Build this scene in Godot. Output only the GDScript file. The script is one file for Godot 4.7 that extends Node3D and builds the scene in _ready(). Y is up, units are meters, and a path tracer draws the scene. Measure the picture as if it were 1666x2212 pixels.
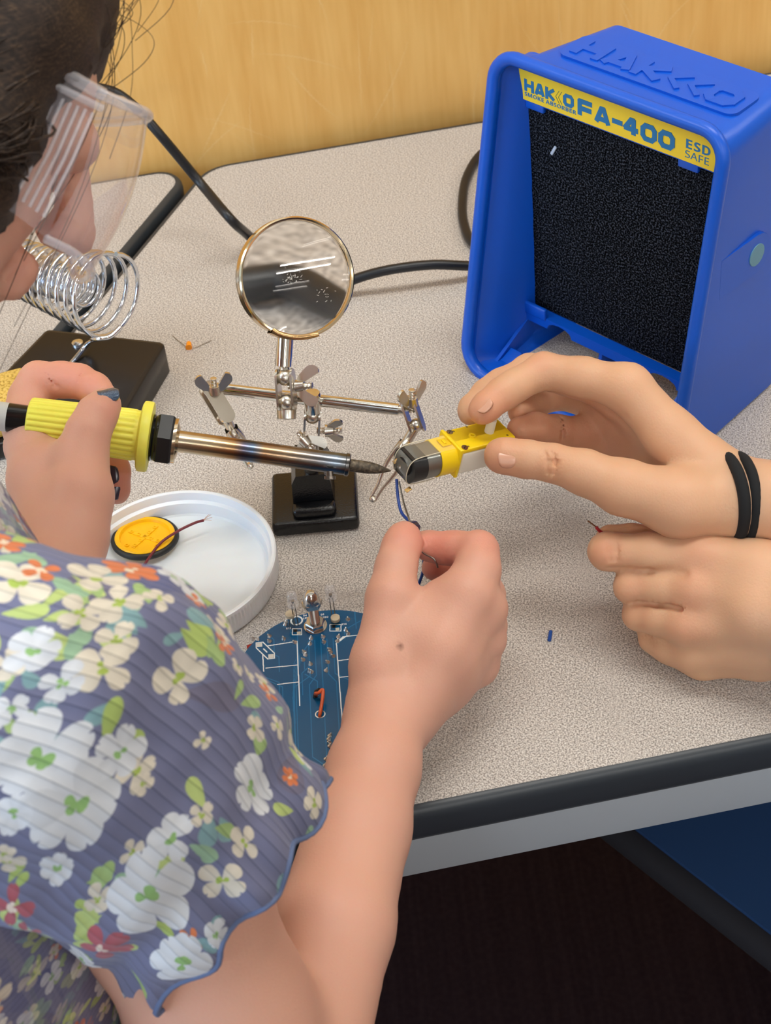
extends Node3D
# A soldering lesson at a school table. World units are metres, y is up, the table top lies at y = T.

const T := 0.75
const FOCAL := 3689.6                      # lens, in pixels of the 1666 x 2212 frame
const EYE := Vector3(0.0, T + 0.6923, 0.0)
const CAM_R := Vector3(0.99375, -0.08244, 0.07524)
const CAM_U := Vector3(0.11161, 0.73398, -0.66994)
const CAM_F := Vector3(0.0, -0.67415, -0.73859)
const YAW := 0.1065                        # the tables and the room are turned by this much
const EXPOSURE := 0.735
const LAMPS := 1.75
const DAYLIGHT := 14.0

var taken := {}
var mats := {}
var rng := RandomNumberGenerator.new()

# ---------------------------------------------------------------- placing
func sight(x: float, y: float) -> Vector3:
	return CAM_F + CAM_R * ((x - 833.0) / FOCAL) - CAM_U * ((y - 1106.0) / FOCAL)

func deep(x: float, y: float, d: float) -> Vector3:          # a surveyed point at that distance from the lens plane
	return EYE + sight(x, y) * d

func high(x: float, y: float, h: float) -> Vector3:          # a surveyed point at that height over the table
	var s := sight(x, y)
	return EYE + s * ((T + h - EYE.y) / s.y)

# ---------------------------------------------------------------- naming
func numbered(n: String) -> String:
	if not taken.has(n):
		taken[n] = 0
		return n
	taken[n] += 1
	return "%s_%03d" % [n, taken[n]]

func tag(o: Node3D, label: String, category: String, group := "") -> Node3D:
	o.set_meta("label", label)
	o.set_meta("category", category)
	if group:
		o.set_meta("group", group)
	return o

func thing(called: String, label: String, category: String, at := Vector3.ZERO, turn := 0.0, group := "") -> Node3D:
	var o := Node3D.new()
	o.name = numbered(called)
	add_child(o)
	o.position = at
	o.rotation.y = turn
	return tag(o, label, category, group)

# a mesh under a parent; world = true: its points are world points
func part(parent: Node3D, called: String, m: Mesh, mat: Material, world := true, xf := Transform3D.IDENTITY) -> MeshInstance3D:
	var o := MeshInstance3D.new()
	o.name = called if parent != self else numbered(called)
	o.mesh = m
	o.material_override = mat
	parent.add_child(o, true)
	if world and parent != self:
		o.transform = parent.global_transform.affine_inverse() * xf
	else:
		o.transform = xf
	return o

func structure(o: Node3D, label: String, category: String) -> Node3D:
	o.set_meta("kind", "structure")
	return tag(o, label, category)

# ---------------------------------------------------------------- materials
func paint(c: Color, rough := 0.6, metal := 0.0, spec := 0.5) -> StandardMaterial3D:
	var m := StandardMaterial3D.new()
	m.albedo_color = c
	m.roughness = rough
	m.metallic = metal
	m.metallic_specular = spec
	return m

func rgb8(r: int, g: int, b: int) -> Color:
	return Color(r / 255.0, g / 255.0, b / 255.0)

func noise_map(size: int, freq: float, stops: Array, colors: Array, octaves := 3, sd := 1, bump := 0.0) -> NoiseTexture2D:
	var n := FastNoiseLite.new()
	n.seed = sd
	n.noise_type = FastNoiseLite.TYPE_SIMPLEX_SMOOTH
	n.frequency = freq
	n.fractal_octaves = octaves
	var t := NoiseTexture2D.new()
	t.width = size
	t.height = size
	t.seamless = true
	t.noise = n
	if bump > 0.0:
		t.as_normal_map = true
		t.bump_strength = bump
	elif colors.size():
		var g := Gradient.new()
		g.offsets = PackedFloat32Array(stops)
		g.colors = PackedColorArray(colors)
		t.color_ramp = g
	return t

func triplanar(m: StandardMaterial3D, tex: Texture2D, scale: float, world := true) -> StandardMaterial3D:
	if tex:
		m.albedo_texture = tex
	m.uv1_triplanar = true
	m.uv1_world_triplanar = world
	m.uv1_scale = Vector3.ONE * scale
	return m

# ---------------------------------------------------------------- shapes: triangles gathered for one mesh
class Shape:
	var p := PackedVector3Array()
	var g := PackedInt32Array()
	var uv := PackedVector2Array()
	var has_uv := false
	var next := 1

	func tri(a: Vector3, b: Vector3, c: Vector3, s: int, ua := Vector2.ZERO, ub := Vector2.ZERO, uc := Vector2.ZERO) -> void:
		p.append(a); p.append(b); p.append(c)
		g.append(s); g.append(s); g.append(s)
		uv.append(ua); uv.append(ub); uv.append(uc)

	func quad(a: Vector3, b: Vector3, c: Vector3, d: Vector3, s: int) -> void:
		tri(a, b, c, s)
		tri(a, c, d, s)

	func close(from: int) -> void:          # turns a closed piece right side out (front faces run clockwise)
		var vol := 0.0
		var o := p[from]
		for i in range(from, p.size(), 3):
			vol += (p[i] - o).dot((p[i + 1] - o).cross(p[i + 2] - o))
		if vol > 0.0:
			for i in range(from, p.size(), 3):
				var t := p[i + 1]
				p[i + 1] = p[i + 2]
				p[i + 2] = t
				var w := uv[i + 1]
				uv[i + 1] = uv[i + 2]
				uv[i + 2] = w

	func mesh() -> ArrayMesh:
		var st := SurfaceTool.new()
		st.begin(Mesh.PRIMITIVE_TRIANGLES)
		for i in p.size():
			st.set_smooth_group(g[i])
			if has_uv:
				st.set_uv(uv[i])
			st.add_vertex(p[i])
		st.generate_normals()
		st.index()
		return st.commit()

	func tube(path: Array, r, seg := 10, cap := true, closed := false) -> Shape:
		var from := p.size()
		var n := path.size()
		var rings := []
		var nrm := Vector3.ZERO
		for i in n:
			var a: Vector3 = path[(i - 1 + n) % n] if closed or i > 0 else path[i]
			var b: Vector3 = path[(i + 1) % n] if closed or i < n - 1 else path[i]
			var t := (b - a).normalized()
			if i == 0:
				nrm = t.cross(Vector3(0.31, 0.89, 0.33)).normalized()
			nrm = (nrm - t * nrm.dot(t)).normalized()
			var bi := t.cross(nrm)
			var rad: float = r[i] if r is Array else r
			var ring := PackedVector3Array()
			for k in seg:
				var an := TAU * k / seg
				ring.append(Vector3(path[i]) + (nrm * cos(an) + bi * sin(an)) * rad)
			rings.append(ring)
		var s := next
		next += 1
		for i in (n if closed else n - 1):
			var a: PackedVector3Array = rings[i]
			var b: PackedVector3Array = rings[(i + 1) % n]
			var off := 0
			if closed and i == n - 1:          # join with the least twist
				var best := 1e9
				for k in seg:
					var dd := a[0].distance_to(b[k])
					if dd < best:
						best = dd
						off = k
			for k in seg:
				var k2 := (k + 1) % seg
				quad(a[k], a[k2], b[(k2 + off) % seg], b[(k + off) % seg], s)
		if cap and not closed:
			for e in [0, n - 1]:
				var ring: PackedVector3Array = rings[e]
				for k in seg:
					var k2 := (k + 1) % seg
					if e == 0:
						tri(path[e], ring[k2], ring[k], next)
					else:
						tri(path[e], ring[k], ring[k2], next)
				next += 1
		close(from)
		return self

	# profile: [radius, height] pairs from axis to axis, turned about local y
	func lathe(profile: Array, seg: int, xf := Transform3D.IDENTITY, flutes := 0, depth := 0.0) -> Shape:
		var from := p.size()
		var s := next
		next += 1
		for i in profile.size() - 1:
			var a: Array = profile[i]
			var b: Array = profile[i + 1]
			if i > 0:
				var d0 := Vector2(a[0] - profile[i - 1][0], a[1] - profile[i - 1][1])
				var d1 := Vector2(b[0] - a[0], b[1] - a[1])
				if absf(d0.angle_to(d1)) > 0.6:
					s = next
					next += 1
			for k in seg:
				if seg <= 8:
					s = next
					next += 1
				var q := []
				for e in [[a, k], [a, k + 1], [b, k + 1], [b, k]]:
					var an: float = TAU * (e[1] % seg) / seg
					var rr: float = e[0][0]
					if flutes and rr > 0.0 and e[0].size() > 2:
						rr -= depth * pow(absf(cos(an * flutes * 0.5)), 6.0)
					q.append(xf * Vector3(rr * cos(an), e[0][1], rr * sin(an)))
				if a[0] > 1e-9 and b[0] > 1e-9:
					quad(q[0], q[1], q[2], q[3], s)
				elif a[0] > 1e-9:
					tri(q[0], q[1], q[2], s)
				elif b[0] > 1e-9:
					tri(q[0], q[2], q[3], s)
		close(from)
		return self

	func box(size: Vector3, bevel: float, xf := Transform3D.IDENTITY) -> Shape:
		var from := p.size()
		var h := size * 0.5
		var bv := minf(bevel, minf(h.x, minf(h.y, h.z)) * 0.98)
		var s := next
		next += 1
		for ax in 3:
			var u := (ax + 1) % 3
			var w := (ax + 2) % 3
			var cu := [-h[u], -h[u] + bv * 0.35, -h[u] + bv, h[u] - bv, h[u] - bv * 0.35, h[u]]
			var cw := [-h[w], -h[w] + bv * 0.35, -h[w] + bv, h[w] - bv, h[w] - bv * 0.35, h[w]]
			for sg in [-1.0, 1.0]:
				for i in 5:
					for j in 5:
						var q := []
						for e in [[i, j], [i + 1, j], [i + 1, j + 1], [i, j + 1]]:
							var v := Vector3.ZERO
							v[ax] = sg * h[ax]
							v[u] = cu[e[0]]
							v[w] = cw[e[1]]
							var c := v.clamp(-(h - Vector3.ONE * bv), h - Vector3.ONE * bv)
							q.append(xf * (c + (v - c).normalized() * bv))
						if sg > 0.0:
							quad(q[0], q[1], q[2], q[3], s)
						else:
							quad(q[3], q[2], q[1], q[0], s)
		close(from)
		return self

	# an outline in local xy drawn out along local z from z0 to z1
	func slab(poly: PackedVector2Array, z0: float, z1: float, xf := Transform3D.IDENTITY) -> Shape:
		var from := p.size()
		var ix := Geometry2D.triangulate_polygon(poly)
		var cap := next
		next += 2
		for i in range(0, ix.size(), 3):
			var a := poly[ix[i]]
			var b := poly[ix[i + 1]]
			var c := poly[ix[i + 2]]
			var turn := (b - a).cross(c - a)
			if turn < 0.0:
				var t := b
				b = c
				c = t
			tri(xf * Vector3(a.x, a.y, z1), xf * Vector3(b.x, b.y, z1), xf * Vector3(c.x, c.y, z1), cap, a, b, c)
			tri(xf * Vector3(a.x, a.y, z0), xf * Vector3(c.x, c.y, z0), xf * Vector3(b.x, b.y, z0), cap + 1, a, c, b)
		var n := poly.size()
		var area := 0.0
		for i in n:
			area += poly[i].cross(poly[(i + 1) % n])
		var s := next
		next += 1
		for i in n:
			var a := poly[i]
			var b := poly[(i + 1) % n]
			if absf((a - poly[(i - 1 + n) % n]).angle_to(b - a)) > 0.55:
				s = next
				next += 1
			if area > 0.0:
				quad(xf * Vector3(a.x, a.y, z0), xf * Vector3(b.x, b.y, z0), xf * Vector3(b.x, b.y, z1), xf * Vector3(a.x, a.y, z1), s)
			else:
				quad(xf * Vector3(a.x, a.y, z1), xf * Vector3(b.x, b.y, z1), xf * Vector3(b.x, b.y, z0), xf * Vector3(a.x, a.y, z0), s)
		close(from)
		return self

	func ball(at: Vector3, basis: Basis, seg := 16) -> Shape:
		var prof := []
		var n := seg / 2
		for i in n + 1:
			var an := PI * i / n
			prof.append([sin(an) if i > 0 and i < n else 0.0, -cos(an)])
		return lathe(prof, seg, Transform3D(basis, at))

	# rows of points; wrapped joins the last column to the first
	func sheet(rows: Array, wrapped := false, uvs := []) -> Shape:
		var s := next
		next += 1
		for i in rows.size() - 1:
			var m: int = rows[i].size()
			for k in (m if wrapped else m - 1):
				var k2 := (k + 1) % m
				if uvs.size():
					tri(rows[i][k], rows[i][k2], rows[i + 1][k2], s, uvs[i][k], uvs[i][k + 1], uvs[i + 1][k + 1])
					tri(rows[i][k], rows[i + 1][k2], rows[i + 1][k], s, uvs[i][k], uvs[i + 1][k + 1], uvs[i + 1][k])
				else:
					quad(rows[i][k], rows[i][k2], rows[i + 1][k2], rows[i + 1][k], s)
		return self

func frame(at: Vector3, y_axis: Vector3, x_hint := Vector3(0.2, 0.1, 1)) -> Transform3D:   # local y runs along y_axis
	var y := y_axis.normalized()
	var x := (x_hint - y * x_hint.dot(y)).normalized()
	return Transform3D(Basis(x, y, x.cross(y)), at)

func flat() -> Transform3D:            # local xy laid on the table: x stays, y goes away from the viewer, z up
	return Transform3D(Basis(Vector3.RIGHT, Vector3.FORWARD, Vector3.UP), Vector3.ZERO)

func curve(pts: Array, per := 8) -> Array:
	var out := []
	var n := pts.size()
	for i in n - 1:
		var a: Vector3 = pts[maxi(i - 1, 0)]
		var b: Vector3 = pts[i]
		var c: Vector3 = pts[i + 1]
		var d: Vector3 = pts[mini(i + 2, n - 1)]
		for k in per:
			out.append(b.cubic_interpolate(c, a, d, float(k) / per))
	out.append(pts[n - 1])
	return out

func ring_outline(r: float, n: int, a0 := 0.0, a1 := TAU) -> PackedVector2Array:
	var out := PackedVector2Array()
	for k in n:
		var an := a0 + (a1 - a0) * k / (n if is_equal_approx(a1 - a0, TAU) else n - 1)
		out.append(Vector2(cos(an), sin(an)) * r)
	return out

# ---------------------------------------------------------------- bodies: a field of joined bones, skinned
class Field:
	var lo: Vector3
	var c: float
	var nx: int
	var ny: int
	var nz: int
	var v := PackedFloat32Array()
	var stamp := PackedInt32Array()
	var id := 0

	func _init(a: Vector3, b: Vector3, cell: float) -> void:
		lo = a
		c = cell
		nx = int((b.x - a.x) / cell) + 2
		ny = int((b.y - a.y) / cell) + 2
		nz = int((b.z - a.z) / cell) + 2
		v.resize(nx * ny * nz)
		v.fill(1000.0)
		stamp.resize(nx * ny * nz)

	func bone(a: Vector3, b: Vector3, ra: float, rb: float, k: float, cut := false, squash := Vector3.ZERO, flat_by := 1.0) -> void:
		id += 1
		var ab := b - a
		var len2 := maxf(ab.length_squared(), 1e-12)
		var rm := maxf(ra, rb)
		var n := maxi(1, int(ceil(sqrt(len2) / (1.6 * rm))))
		var grow := rm + 0.6 * k + 2.6 * c
		for i in n:
			var p0 := a + ab * (float(i) / n)
			var p1 := a + ab * (float(i + 1) / n)
			var x0 := maxi(0, int((minf(p0.x, p1.x) - grow - lo.x) / c))
			var y0 := maxi(0, int((minf(p0.y, p1.y) - grow - lo.y) / c))
			var z0 := maxi(0, int((minf(p0.z, p1.z) - grow - lo.z) / c))
			var x1 := mini(nx - 1, int((maxf(p0.x, p1.x) + grow - lo.x) / c) + 1)
			var y1 := mini(ny - 1, int((maxf(p0.y, p1.y) + grow - lo.y) / c) + 1)
			var z1 := mini(nz - 1, int((maxf(p0.z, p1.z) + grow - lo.z) / c) + 1)
			for z in range(z0, z1 + 1):
				for y in range(y0, y1 + 1):
					var at := (z * ny + y) * nx + x0
					var q := Vector3(lo.x + x0 * c, lo.y + y * c, lo.z + z * c) - a
					for x in range(x0, x1 + 1):
						if stamp[at] != id:
							stamp[at] = id
							var t := clampf(q.dot(ab) / len2, 0.0, 1.0)
							var off := q - ab * t
							if flat_by != 1.0:
								off += squash * (off.dot(squash) * (flat_by - 1.0))
							var d := off.length() - (ra + (rb - ra) * t)
							var w := v[at]
							if cut:
								d = -d
								var h := maxf(k - absf(d - w), 0.0)
								v[at] = maxf(d, w) + (h * h / (4.0 * k) if k > 0.0 else 0.0)
							elif w > 900.0:
								v[at] = d
							else:
								var h := maxf(k - absf(d - w), 0.0)
								v[at] = minf(d, w) - (h * h / (4.0 * k) if k > 0.0 else 0.0)
						at += 1
						q.x += c

class BodySkin:
	var pos := PackedVector3Array()
	var nor := PackedVector3Array()
	var col := PackedColorArray()
	var tex := PackedVector2Array()
	var idx := PackedInt32Array()
	var base := Color(0.6, 0.4, 0.3)
	var spots := []                     # [where, radius, colour, strength]

	# keep: planes [point, normal]; what lies behind one is left out
	func add(f: Field, keep := [], rough: FastNoiseLite = null, amp := 0.0) -> void:
		var nx := f.nx
		var ny := f.ny
		var nz := f.nz
		var v := f.v
		var sy := nx
		var sz := nx * ny
		var at := PackedInt32Array()
		at.resize(nx * ny * nz)
		at.fill(-1)
		var steps := [0, 1, sy, sy + 1, sz, sz + 1, sz + sy, sz + sy + 1]
		var edges := [[0, 1], [2, 3], [4, 5], [6, 7], [0, 2], [1, 3], [4, 6], [5, 7], [0, 4], [1, 5], [2, 6], [3, 7]]
		var cells := PackedInt32Array()
		for z in nz - 1:
			for y in ny - 1:
				var i := (z * ny + y) * nx
				for x in nx - 1:
					var w := v[i]
					if w < 0.05 and w > -0.05:
						var s := w < 0.0
						if (v[i + 1] < 0.0) != s or (v[i + sy] < 0.0) != s or (v[i + sz] < 0.0) != s or (v[i + sy + 1] < 0.0) != s or (v[i + sz + 1] < 0.0) != s or (v[i + sz + sy] < 0.0) != s or (v[i + sz + sy + 1] < 0.0) != s:
							cells.append(i)
					i += 1
		for i in cells:
			var x := i % nx
			var y := (i / nx) % ny
			var z := i / sz
			var d := PackedFloat32Array()
			for s in steps:
				d.append(v[i + s])
			var sum := Vector3.ZERO
			var n := 0
			for e in edges:
				var a := d[e[0]]
				var b := d[e[1]]
				if (a < 0.0) != (b < 0.0):
					var t := a / (a - b)
					var p0 := Vector3(e[0] & 1, (e[0] >> 1) & 1, e[0] >> 2)
					var p1 := Vector3(e[1] & 1, (e[1] >> 1) & 1, e[1] >> 2)
					sum += p0.lerp(p1, t)
					n += 1
			var g := Vector3(d[1] + d[3] + d[5] + d[7] - d[0] - d[2] - d[4] - d[6], d[2] + d[3] + d[6] + d[7] - d[0] - d[1] - d[4] - d[5], d[4] + d[5] + d[6] + d[7] - d[0] - d[1] - d[2] - d[3]).normalized()
			var p := f.lo + (Vector3(x, y, z) + sum / n) * f.c
			var out := false
			for k in keep:
				if (p - k[0]).dot(k[1]) < 0.0:
					out = true
			if out:
				continue
			if rough:
				p += g * (rough.get_noise_3dv(p * 1000.0) * amp)
			at[i] = pos.size()
			pos.append(p)
			nor.append(g)
			var cc := base
			for s in spots:
				var dist := p.distance_to(s[0])
				if dist < s[1]:
					var m: float = 1.0 - dist / s[1]
					cc = cc.lerp(s[2], s[3] * m * m * (3.0 - 2.0 * m))
			col.append(cc)
		for i in cells:
			var w := v[i] < 0.0
			for e in 3:
				var da: int = [1, sy, sz][e]
				if (v[i + da] < 0.0) == w:
					continue
				var db: int = [sy, sz, 1][e]
				var dc: int = [sz, 1, sy][e]
				if i - db - dc < 0:
					continue
				var q0 := at[i]
				var q1 := at[i - db]
				var q2 := at[i - db - dc]
				var q3 := at[i - dc]
				if q0 < 0 or q1 < 0 or q2 < 0 or q3 < 0:
					continue
				if w:
					idx.append_array([q0, q2, q1, q0, q3, q2])
				else:
					idx.append_array([q0, q1, q2, q0, q2, q3])

	func mesh() -> ArrayMesh:
		# front faces run clockwise seen from outside: check one face and turn all if need be
		var score := 0.0
		for i in range(0, idx.size() - 2, maxi(3, idx.size() / 900 * 3)):
			var a := pos[idx[i]]
			score += (pos[idx[i + 1]] - a).cross(pos[idx[i + 2]] - a).normalized().dot(nor[idx[i]])
		if score > 0.0:
			for i in range(0, idx.size(), 3):
				var t := idx[i + 1]
				idx[i + 1] = idx[i + 2]
				idx[i + 2] = t
		var arr := []
		arr.resize(Mesh.ARRAY_MAX)
		arr[Mesh.ARRAY_VERTEX] = pos
		arr[Mesh.ARRAY_NORMAL] = nor
		arr[Mesh.ARRAY_COLOR] = col
		if tex.size() == pos.size():
			arr[Mesh.ARRAY_TEX_UV] = tex
		arr[Mesh.ARRAY_INDEX] = idx
		var m := ArrayMesh.new()
		m.add_surface_from_arrays(Mesh.PRIMITIVE_TRIANGLES, arr)
		return m

# ---------------------------------------------------------------- the room
func rm(x: float, y: float, z: float) -> Vector3:            # room axes (x along the table's edges, z towards the viewer) to world
	return Vector3(cos(YAW) * x + sin(YAW) * z, y, -sin(YAW) * x + cos(YAW) * z)

func room_xf(at := Vector3.ZERO) -> Transform3D:
	return Transform3D(Basis(Vector3.UP, YAW), rm(at.x, at.y, at.z))

func room_box(called: String, size: Vector3, at: Vector3, m: Material, label: String, category: String, bevel := 0.0) -> MeshInstance3D:
	var o := part(self, called, Shape.new().box(size, bevel).mesh(), m, false, room_xf(at))
	structure(o, label, category)
	return o

func rounded(pts: Array, radii: Array, n := 8) -> PackedVector2Array:
	var out := PackedVector2Array()
	var m := pts.size()
	for i in m:
		var p: Vector2 = pts[i]
		var a: Vector2 = (pts[(i - 1 + m) % m] - p).normalized()
		var b: Vector2 = (pts[(i + 1) % m] - p).normalized()
		var r: float = radii[i]
		if r <= 0.0:
			out.append(p)
			continue
		var half := acos(clampf(a.dot(b), -1, 1)) * 0.5
		var cut := r / tan(half)
		var mid := p + (a + b).normalized() * (r / sin(half))
		var s := p + a * cut
		var e := p + b * cut
		var a0 := (s - mid).angle()
		var da := wrapf((e - mid).angle() - a0, -PI, PI)
		for k in n + 1:
			out.append(mid + Vector2.from_angle(a0 + da * k / n) * r)
	return out

func wood_texture() -> ImageTexture:
	var w := 1024
	var h := 640
	var im := Image.create(w, h, false, Image.FORMAT_RGB8)
	var n := FastNoiseLite.new()
	n.seed = 7
	n.noise_type = FastNoiseLite.TYPE_SIMPLEX_SMOOTH
	n.frequency = 1.0
	n.fractal_octaves = 2
	var c0 := rgb8(232, 182, 106)
	var c1 := rgb8(214, 156, 78)
	for y in h:
		for x in w:
			var a := n.get_noise_2d(x * 0.02, y * 0.0022)
			var b := n.get_noise_2d(x * 0.11 + 40.0, y * 0.012)
			var d := n.get_noise_2d(x * 0.0035 + 9.0, y * 0.006)
			var t := clampf(0.36 + a * 0.34 + b * 0.28 + d * 0.3, 0.0, 1.0)
			im.set_pixel(x, y, c0.lerp(c1, t))
	# scuffs and scratches in the varnish
	var g := RandomNumberGenerator.new()
	g.seed = 11
	for i in 230:
		var x := g.randf() * w
		var y := g.randf() * h
		var an := PI * 0.5 + g.randfn(0.0, 0.55)
		var l := g.randf_range(12.0, 110.0)
		var k := g.randf_range(0.15, 0.5)
		var bend := g.randfn(0.0, 0.006)
		for s in int(l):
			x += cos(an)
			y += sin(an)
			an += bend
			var xi := posmod(int(x), w)
			var yi := posmod(int(y), h)
			var fade := sin(PI * s / l)
			im.set_pixel(xi, yi, im.get_pixel(xi, yi).lerp(rgb8(236, 200, 140), k * fade))
			im.set_pixel((xi + 1) % w, yi, im.get_pixel((xi + 1) % w, yi).lerp(rgb8(236, 200, 140), k * fade * 0.5))
	return ImageTexture.create_from_image(im)

func build_room() -> void:
	var plaster := paint(rgb8(226, 222, 212), 0.9)
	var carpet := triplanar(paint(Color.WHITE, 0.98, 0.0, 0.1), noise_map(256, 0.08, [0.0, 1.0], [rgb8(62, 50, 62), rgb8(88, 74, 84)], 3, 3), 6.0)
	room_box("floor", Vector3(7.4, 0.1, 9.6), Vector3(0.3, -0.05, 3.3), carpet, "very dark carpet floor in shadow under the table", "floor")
	room_box("ceiling", Vector3(7.4, 0.12, 9.6), Vector3(0.3, 2.76, 3.3), paint(rgb8(235, 234, 228), 0.95), "white ceiling carrying the lamps", "ceiling")
	# the wall behind the tables: wood below, plaster above
	room_box("wall_back", Vector3(7.4, 2.8, 0.1), Vector3(0.3, 1.4, -1.275), plaster, "painted wall behind the wooden panel", "wall")
	var wood := paint(Color.WHITE, 0.42, 0.0, 0.45)
	wood.albedo_texture = wood_texture()
	wood.uv1_scale = Vector3(1.25, 1.6, 1)
	wood.texture_repeat = true
	var s := Shape.new()
	s.slab(PackedVector2Array([Vector2(-3.4, 0.0), Vector2(4.0, 0.0), Vector2(4.0, 1.45), Vector2(-3.4, 1.45)]), -0.0125, 0.0125)
	s.has_uv = true
	var panel := part(self, "trim_1", s.mesh(), wood, false, room_xf(Vector3(0, 0, -1.2105)))
	structure(panel, "scratched honey coloured wooden wall panel behind the table", "wall panel")
	room_box("wall_front", Vector3(7.4, 2.8, 0.1), Vector3(0.3, 1.4, 8.05), plaster, "plain wall behind the viewer", "wall")
	room_box("wall_right", Vector3(0.1, 2.8, 9.6), Vector3(4.0, 1.4, 3.3), plaster, "plain wall on the far right", "wall")
	# the left wall has a window opening
	var wl := Node3D.new()
	wl.name = "wall_left"
	add_child(wl)
	structure(wl, "plain wall with the daylight window, outside the picture", "wall")
	for b in [[Vector3(0.1, 0.9, 9.6), Vector3(-3.4, 0.45, 3.3)], [Vector3(0.1, 0.45, 9.6), Vector3(-3.4, 2.575, 3.3)], [Vector3(0.1, 1.45, 1.2), Vector3(-3.4, 1.625, -0.9)], [Vector3(0.1, 1.45, 5.3), Vector3(-3.4, 1.625, 5.45)]]:
		part(wl, "wall_section", Shape.new().box(b[0], 0.0).mesh(), plaster, true, room_xf(b[1]))
	var win := Node3D.new()
	win.name = "window_1"
	add_child(win)
	structure(win, "wide classroom window outside the picture", "window")
	var white := paint(rgb8(235, 235, 235), 0.5)
	for b in [[Vector3(0.06, 0.05, 3.1), Vector3(-3.4, 0.925, 1.25)], [Vector3(0.06, 0.05, 3.1), Vector3(-3.4, 2.325, 1.25)], [Vector3(0.06, 1.4, 0.05), Vector3(-3.4, 1.625, -0.275)], [Vector3(0.06, 1.4, 0.05), Vector3(-3.4, 1.625, 1.25)], [Vector3(0.06, 1.4, 0.05), Vector3(-3.4, 1.625, 2.775)]]:
		part(win, "window_frame", Shape.new().box(b[0], 0.004).mesh(), white, true, room_xf(b[1]))
	var day := AreaLight3D.new()
	day.name = "daylight"
	day.light_color = Color(0.74, 0.87, 1.0)
	day.light_energy = DAYLIGHT
	day.area_size = Vector2(3.0, 1.35)
	day.area_range = 12.0
	day.area_attenuation = 2.0
	day.shadow_enabled = true
	add_child(day)
	day.transform = Transform3D(Basis(Vector3.UP, YAW - PI / 2), rm(-3.3, 1.625, 1.25))
	# ceiling lamps
	for lx in [-1.7, 0.35, 2.4]:
		for lz in [-0.70, 1.7, 4.2, 6.6]:
			ceiling_lamp(lx, lz)

func ceiling_lamp(lx: float, lz: float) -> void:
	var where := "above the table" if lz < 0.5 else ("above the aisle" if lz < 2.0 else ("in the third row from the table" if lz < 5.0 else "at the far end of the class"))
	var side: String = "on the window side" if lx < -1 else ("in the middle row" if lx < 1 else "on the door side")
	var t := thing("ceiling_light", "twin tube ceiling light %s %s" % [where, side], "ceiling light", rm(lx, 2.7, lz), YAW, "ceiling lights")
	var body := Shape.new().box(Vector3(1.24, 0.05, 0.36), 0.004)
	part(t, "housing", body.mesh(), paint(rgb8(238, 238, 236), 0.4), false, Transform3D(Basis.IDENTITY, Vector3(0, -0.025, 0)))
	var tube := paint(Color.WHITE, 0.4)
	tube.emission_enabled = true
	tube.emission = Color(1.0, 0.97, 0.93)
	tube.emission_energy_multiplier = 4.0
	for s in [-0.09, 0.09]:
		part(t, "tube", Shape.new().tube([Vector3(-0.59, -0.062, s), Vector3(0.59, -0.062, s)], 0.013, 12).mesh(), tube, false)
	for s in [-0.09, 0.09]:
		var a := AreaLight3D.new()
		a.name = "lamp_glow"
		a.light_color = Color(1.0, 0.985, 0.96)
		a.light_energy = LAMPS * 0.5 * (1.25 if lz < 0.0 else 1.5)
		a.area_size = Vector2(1.18, 0.03)
		a.area_range = 12.0
		a.area_attenuation = 2.0
		a.shadow_enabled = true
		t.add_child(a, true)
		a.transform = Transform3D(Basis(Vector3.RIGHT, -PI / 2), Vector3(0, -0.080, s))

# ---------------------------------------------------------------- tables
func laminate() -> StandardMaterial3D:
	var m := paint(Color.WHITE, 0.5, 0.0, 0.4)
	triplanar(m, noise_map(1024, 0.15, [0.0, 0.3, 0.42, 0.5, 0.6, 0.7, 1.0], [rgb8(118, 111, 106), rgb8(152, 146, 140), rgb8(181, 174, 168), rgb8(191, 184, 177), rgb8(199, 192, 184), rgb8(217, 211, 204), rgb8(230, 226, 220)], 2, 5), 5.0)
	m.normal_enabled = true
	m.normal_texture = noise_map(512, 0.1, [], [], 2, 6, 3.0)
	m.normal_scale = 0.35
	return m

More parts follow.
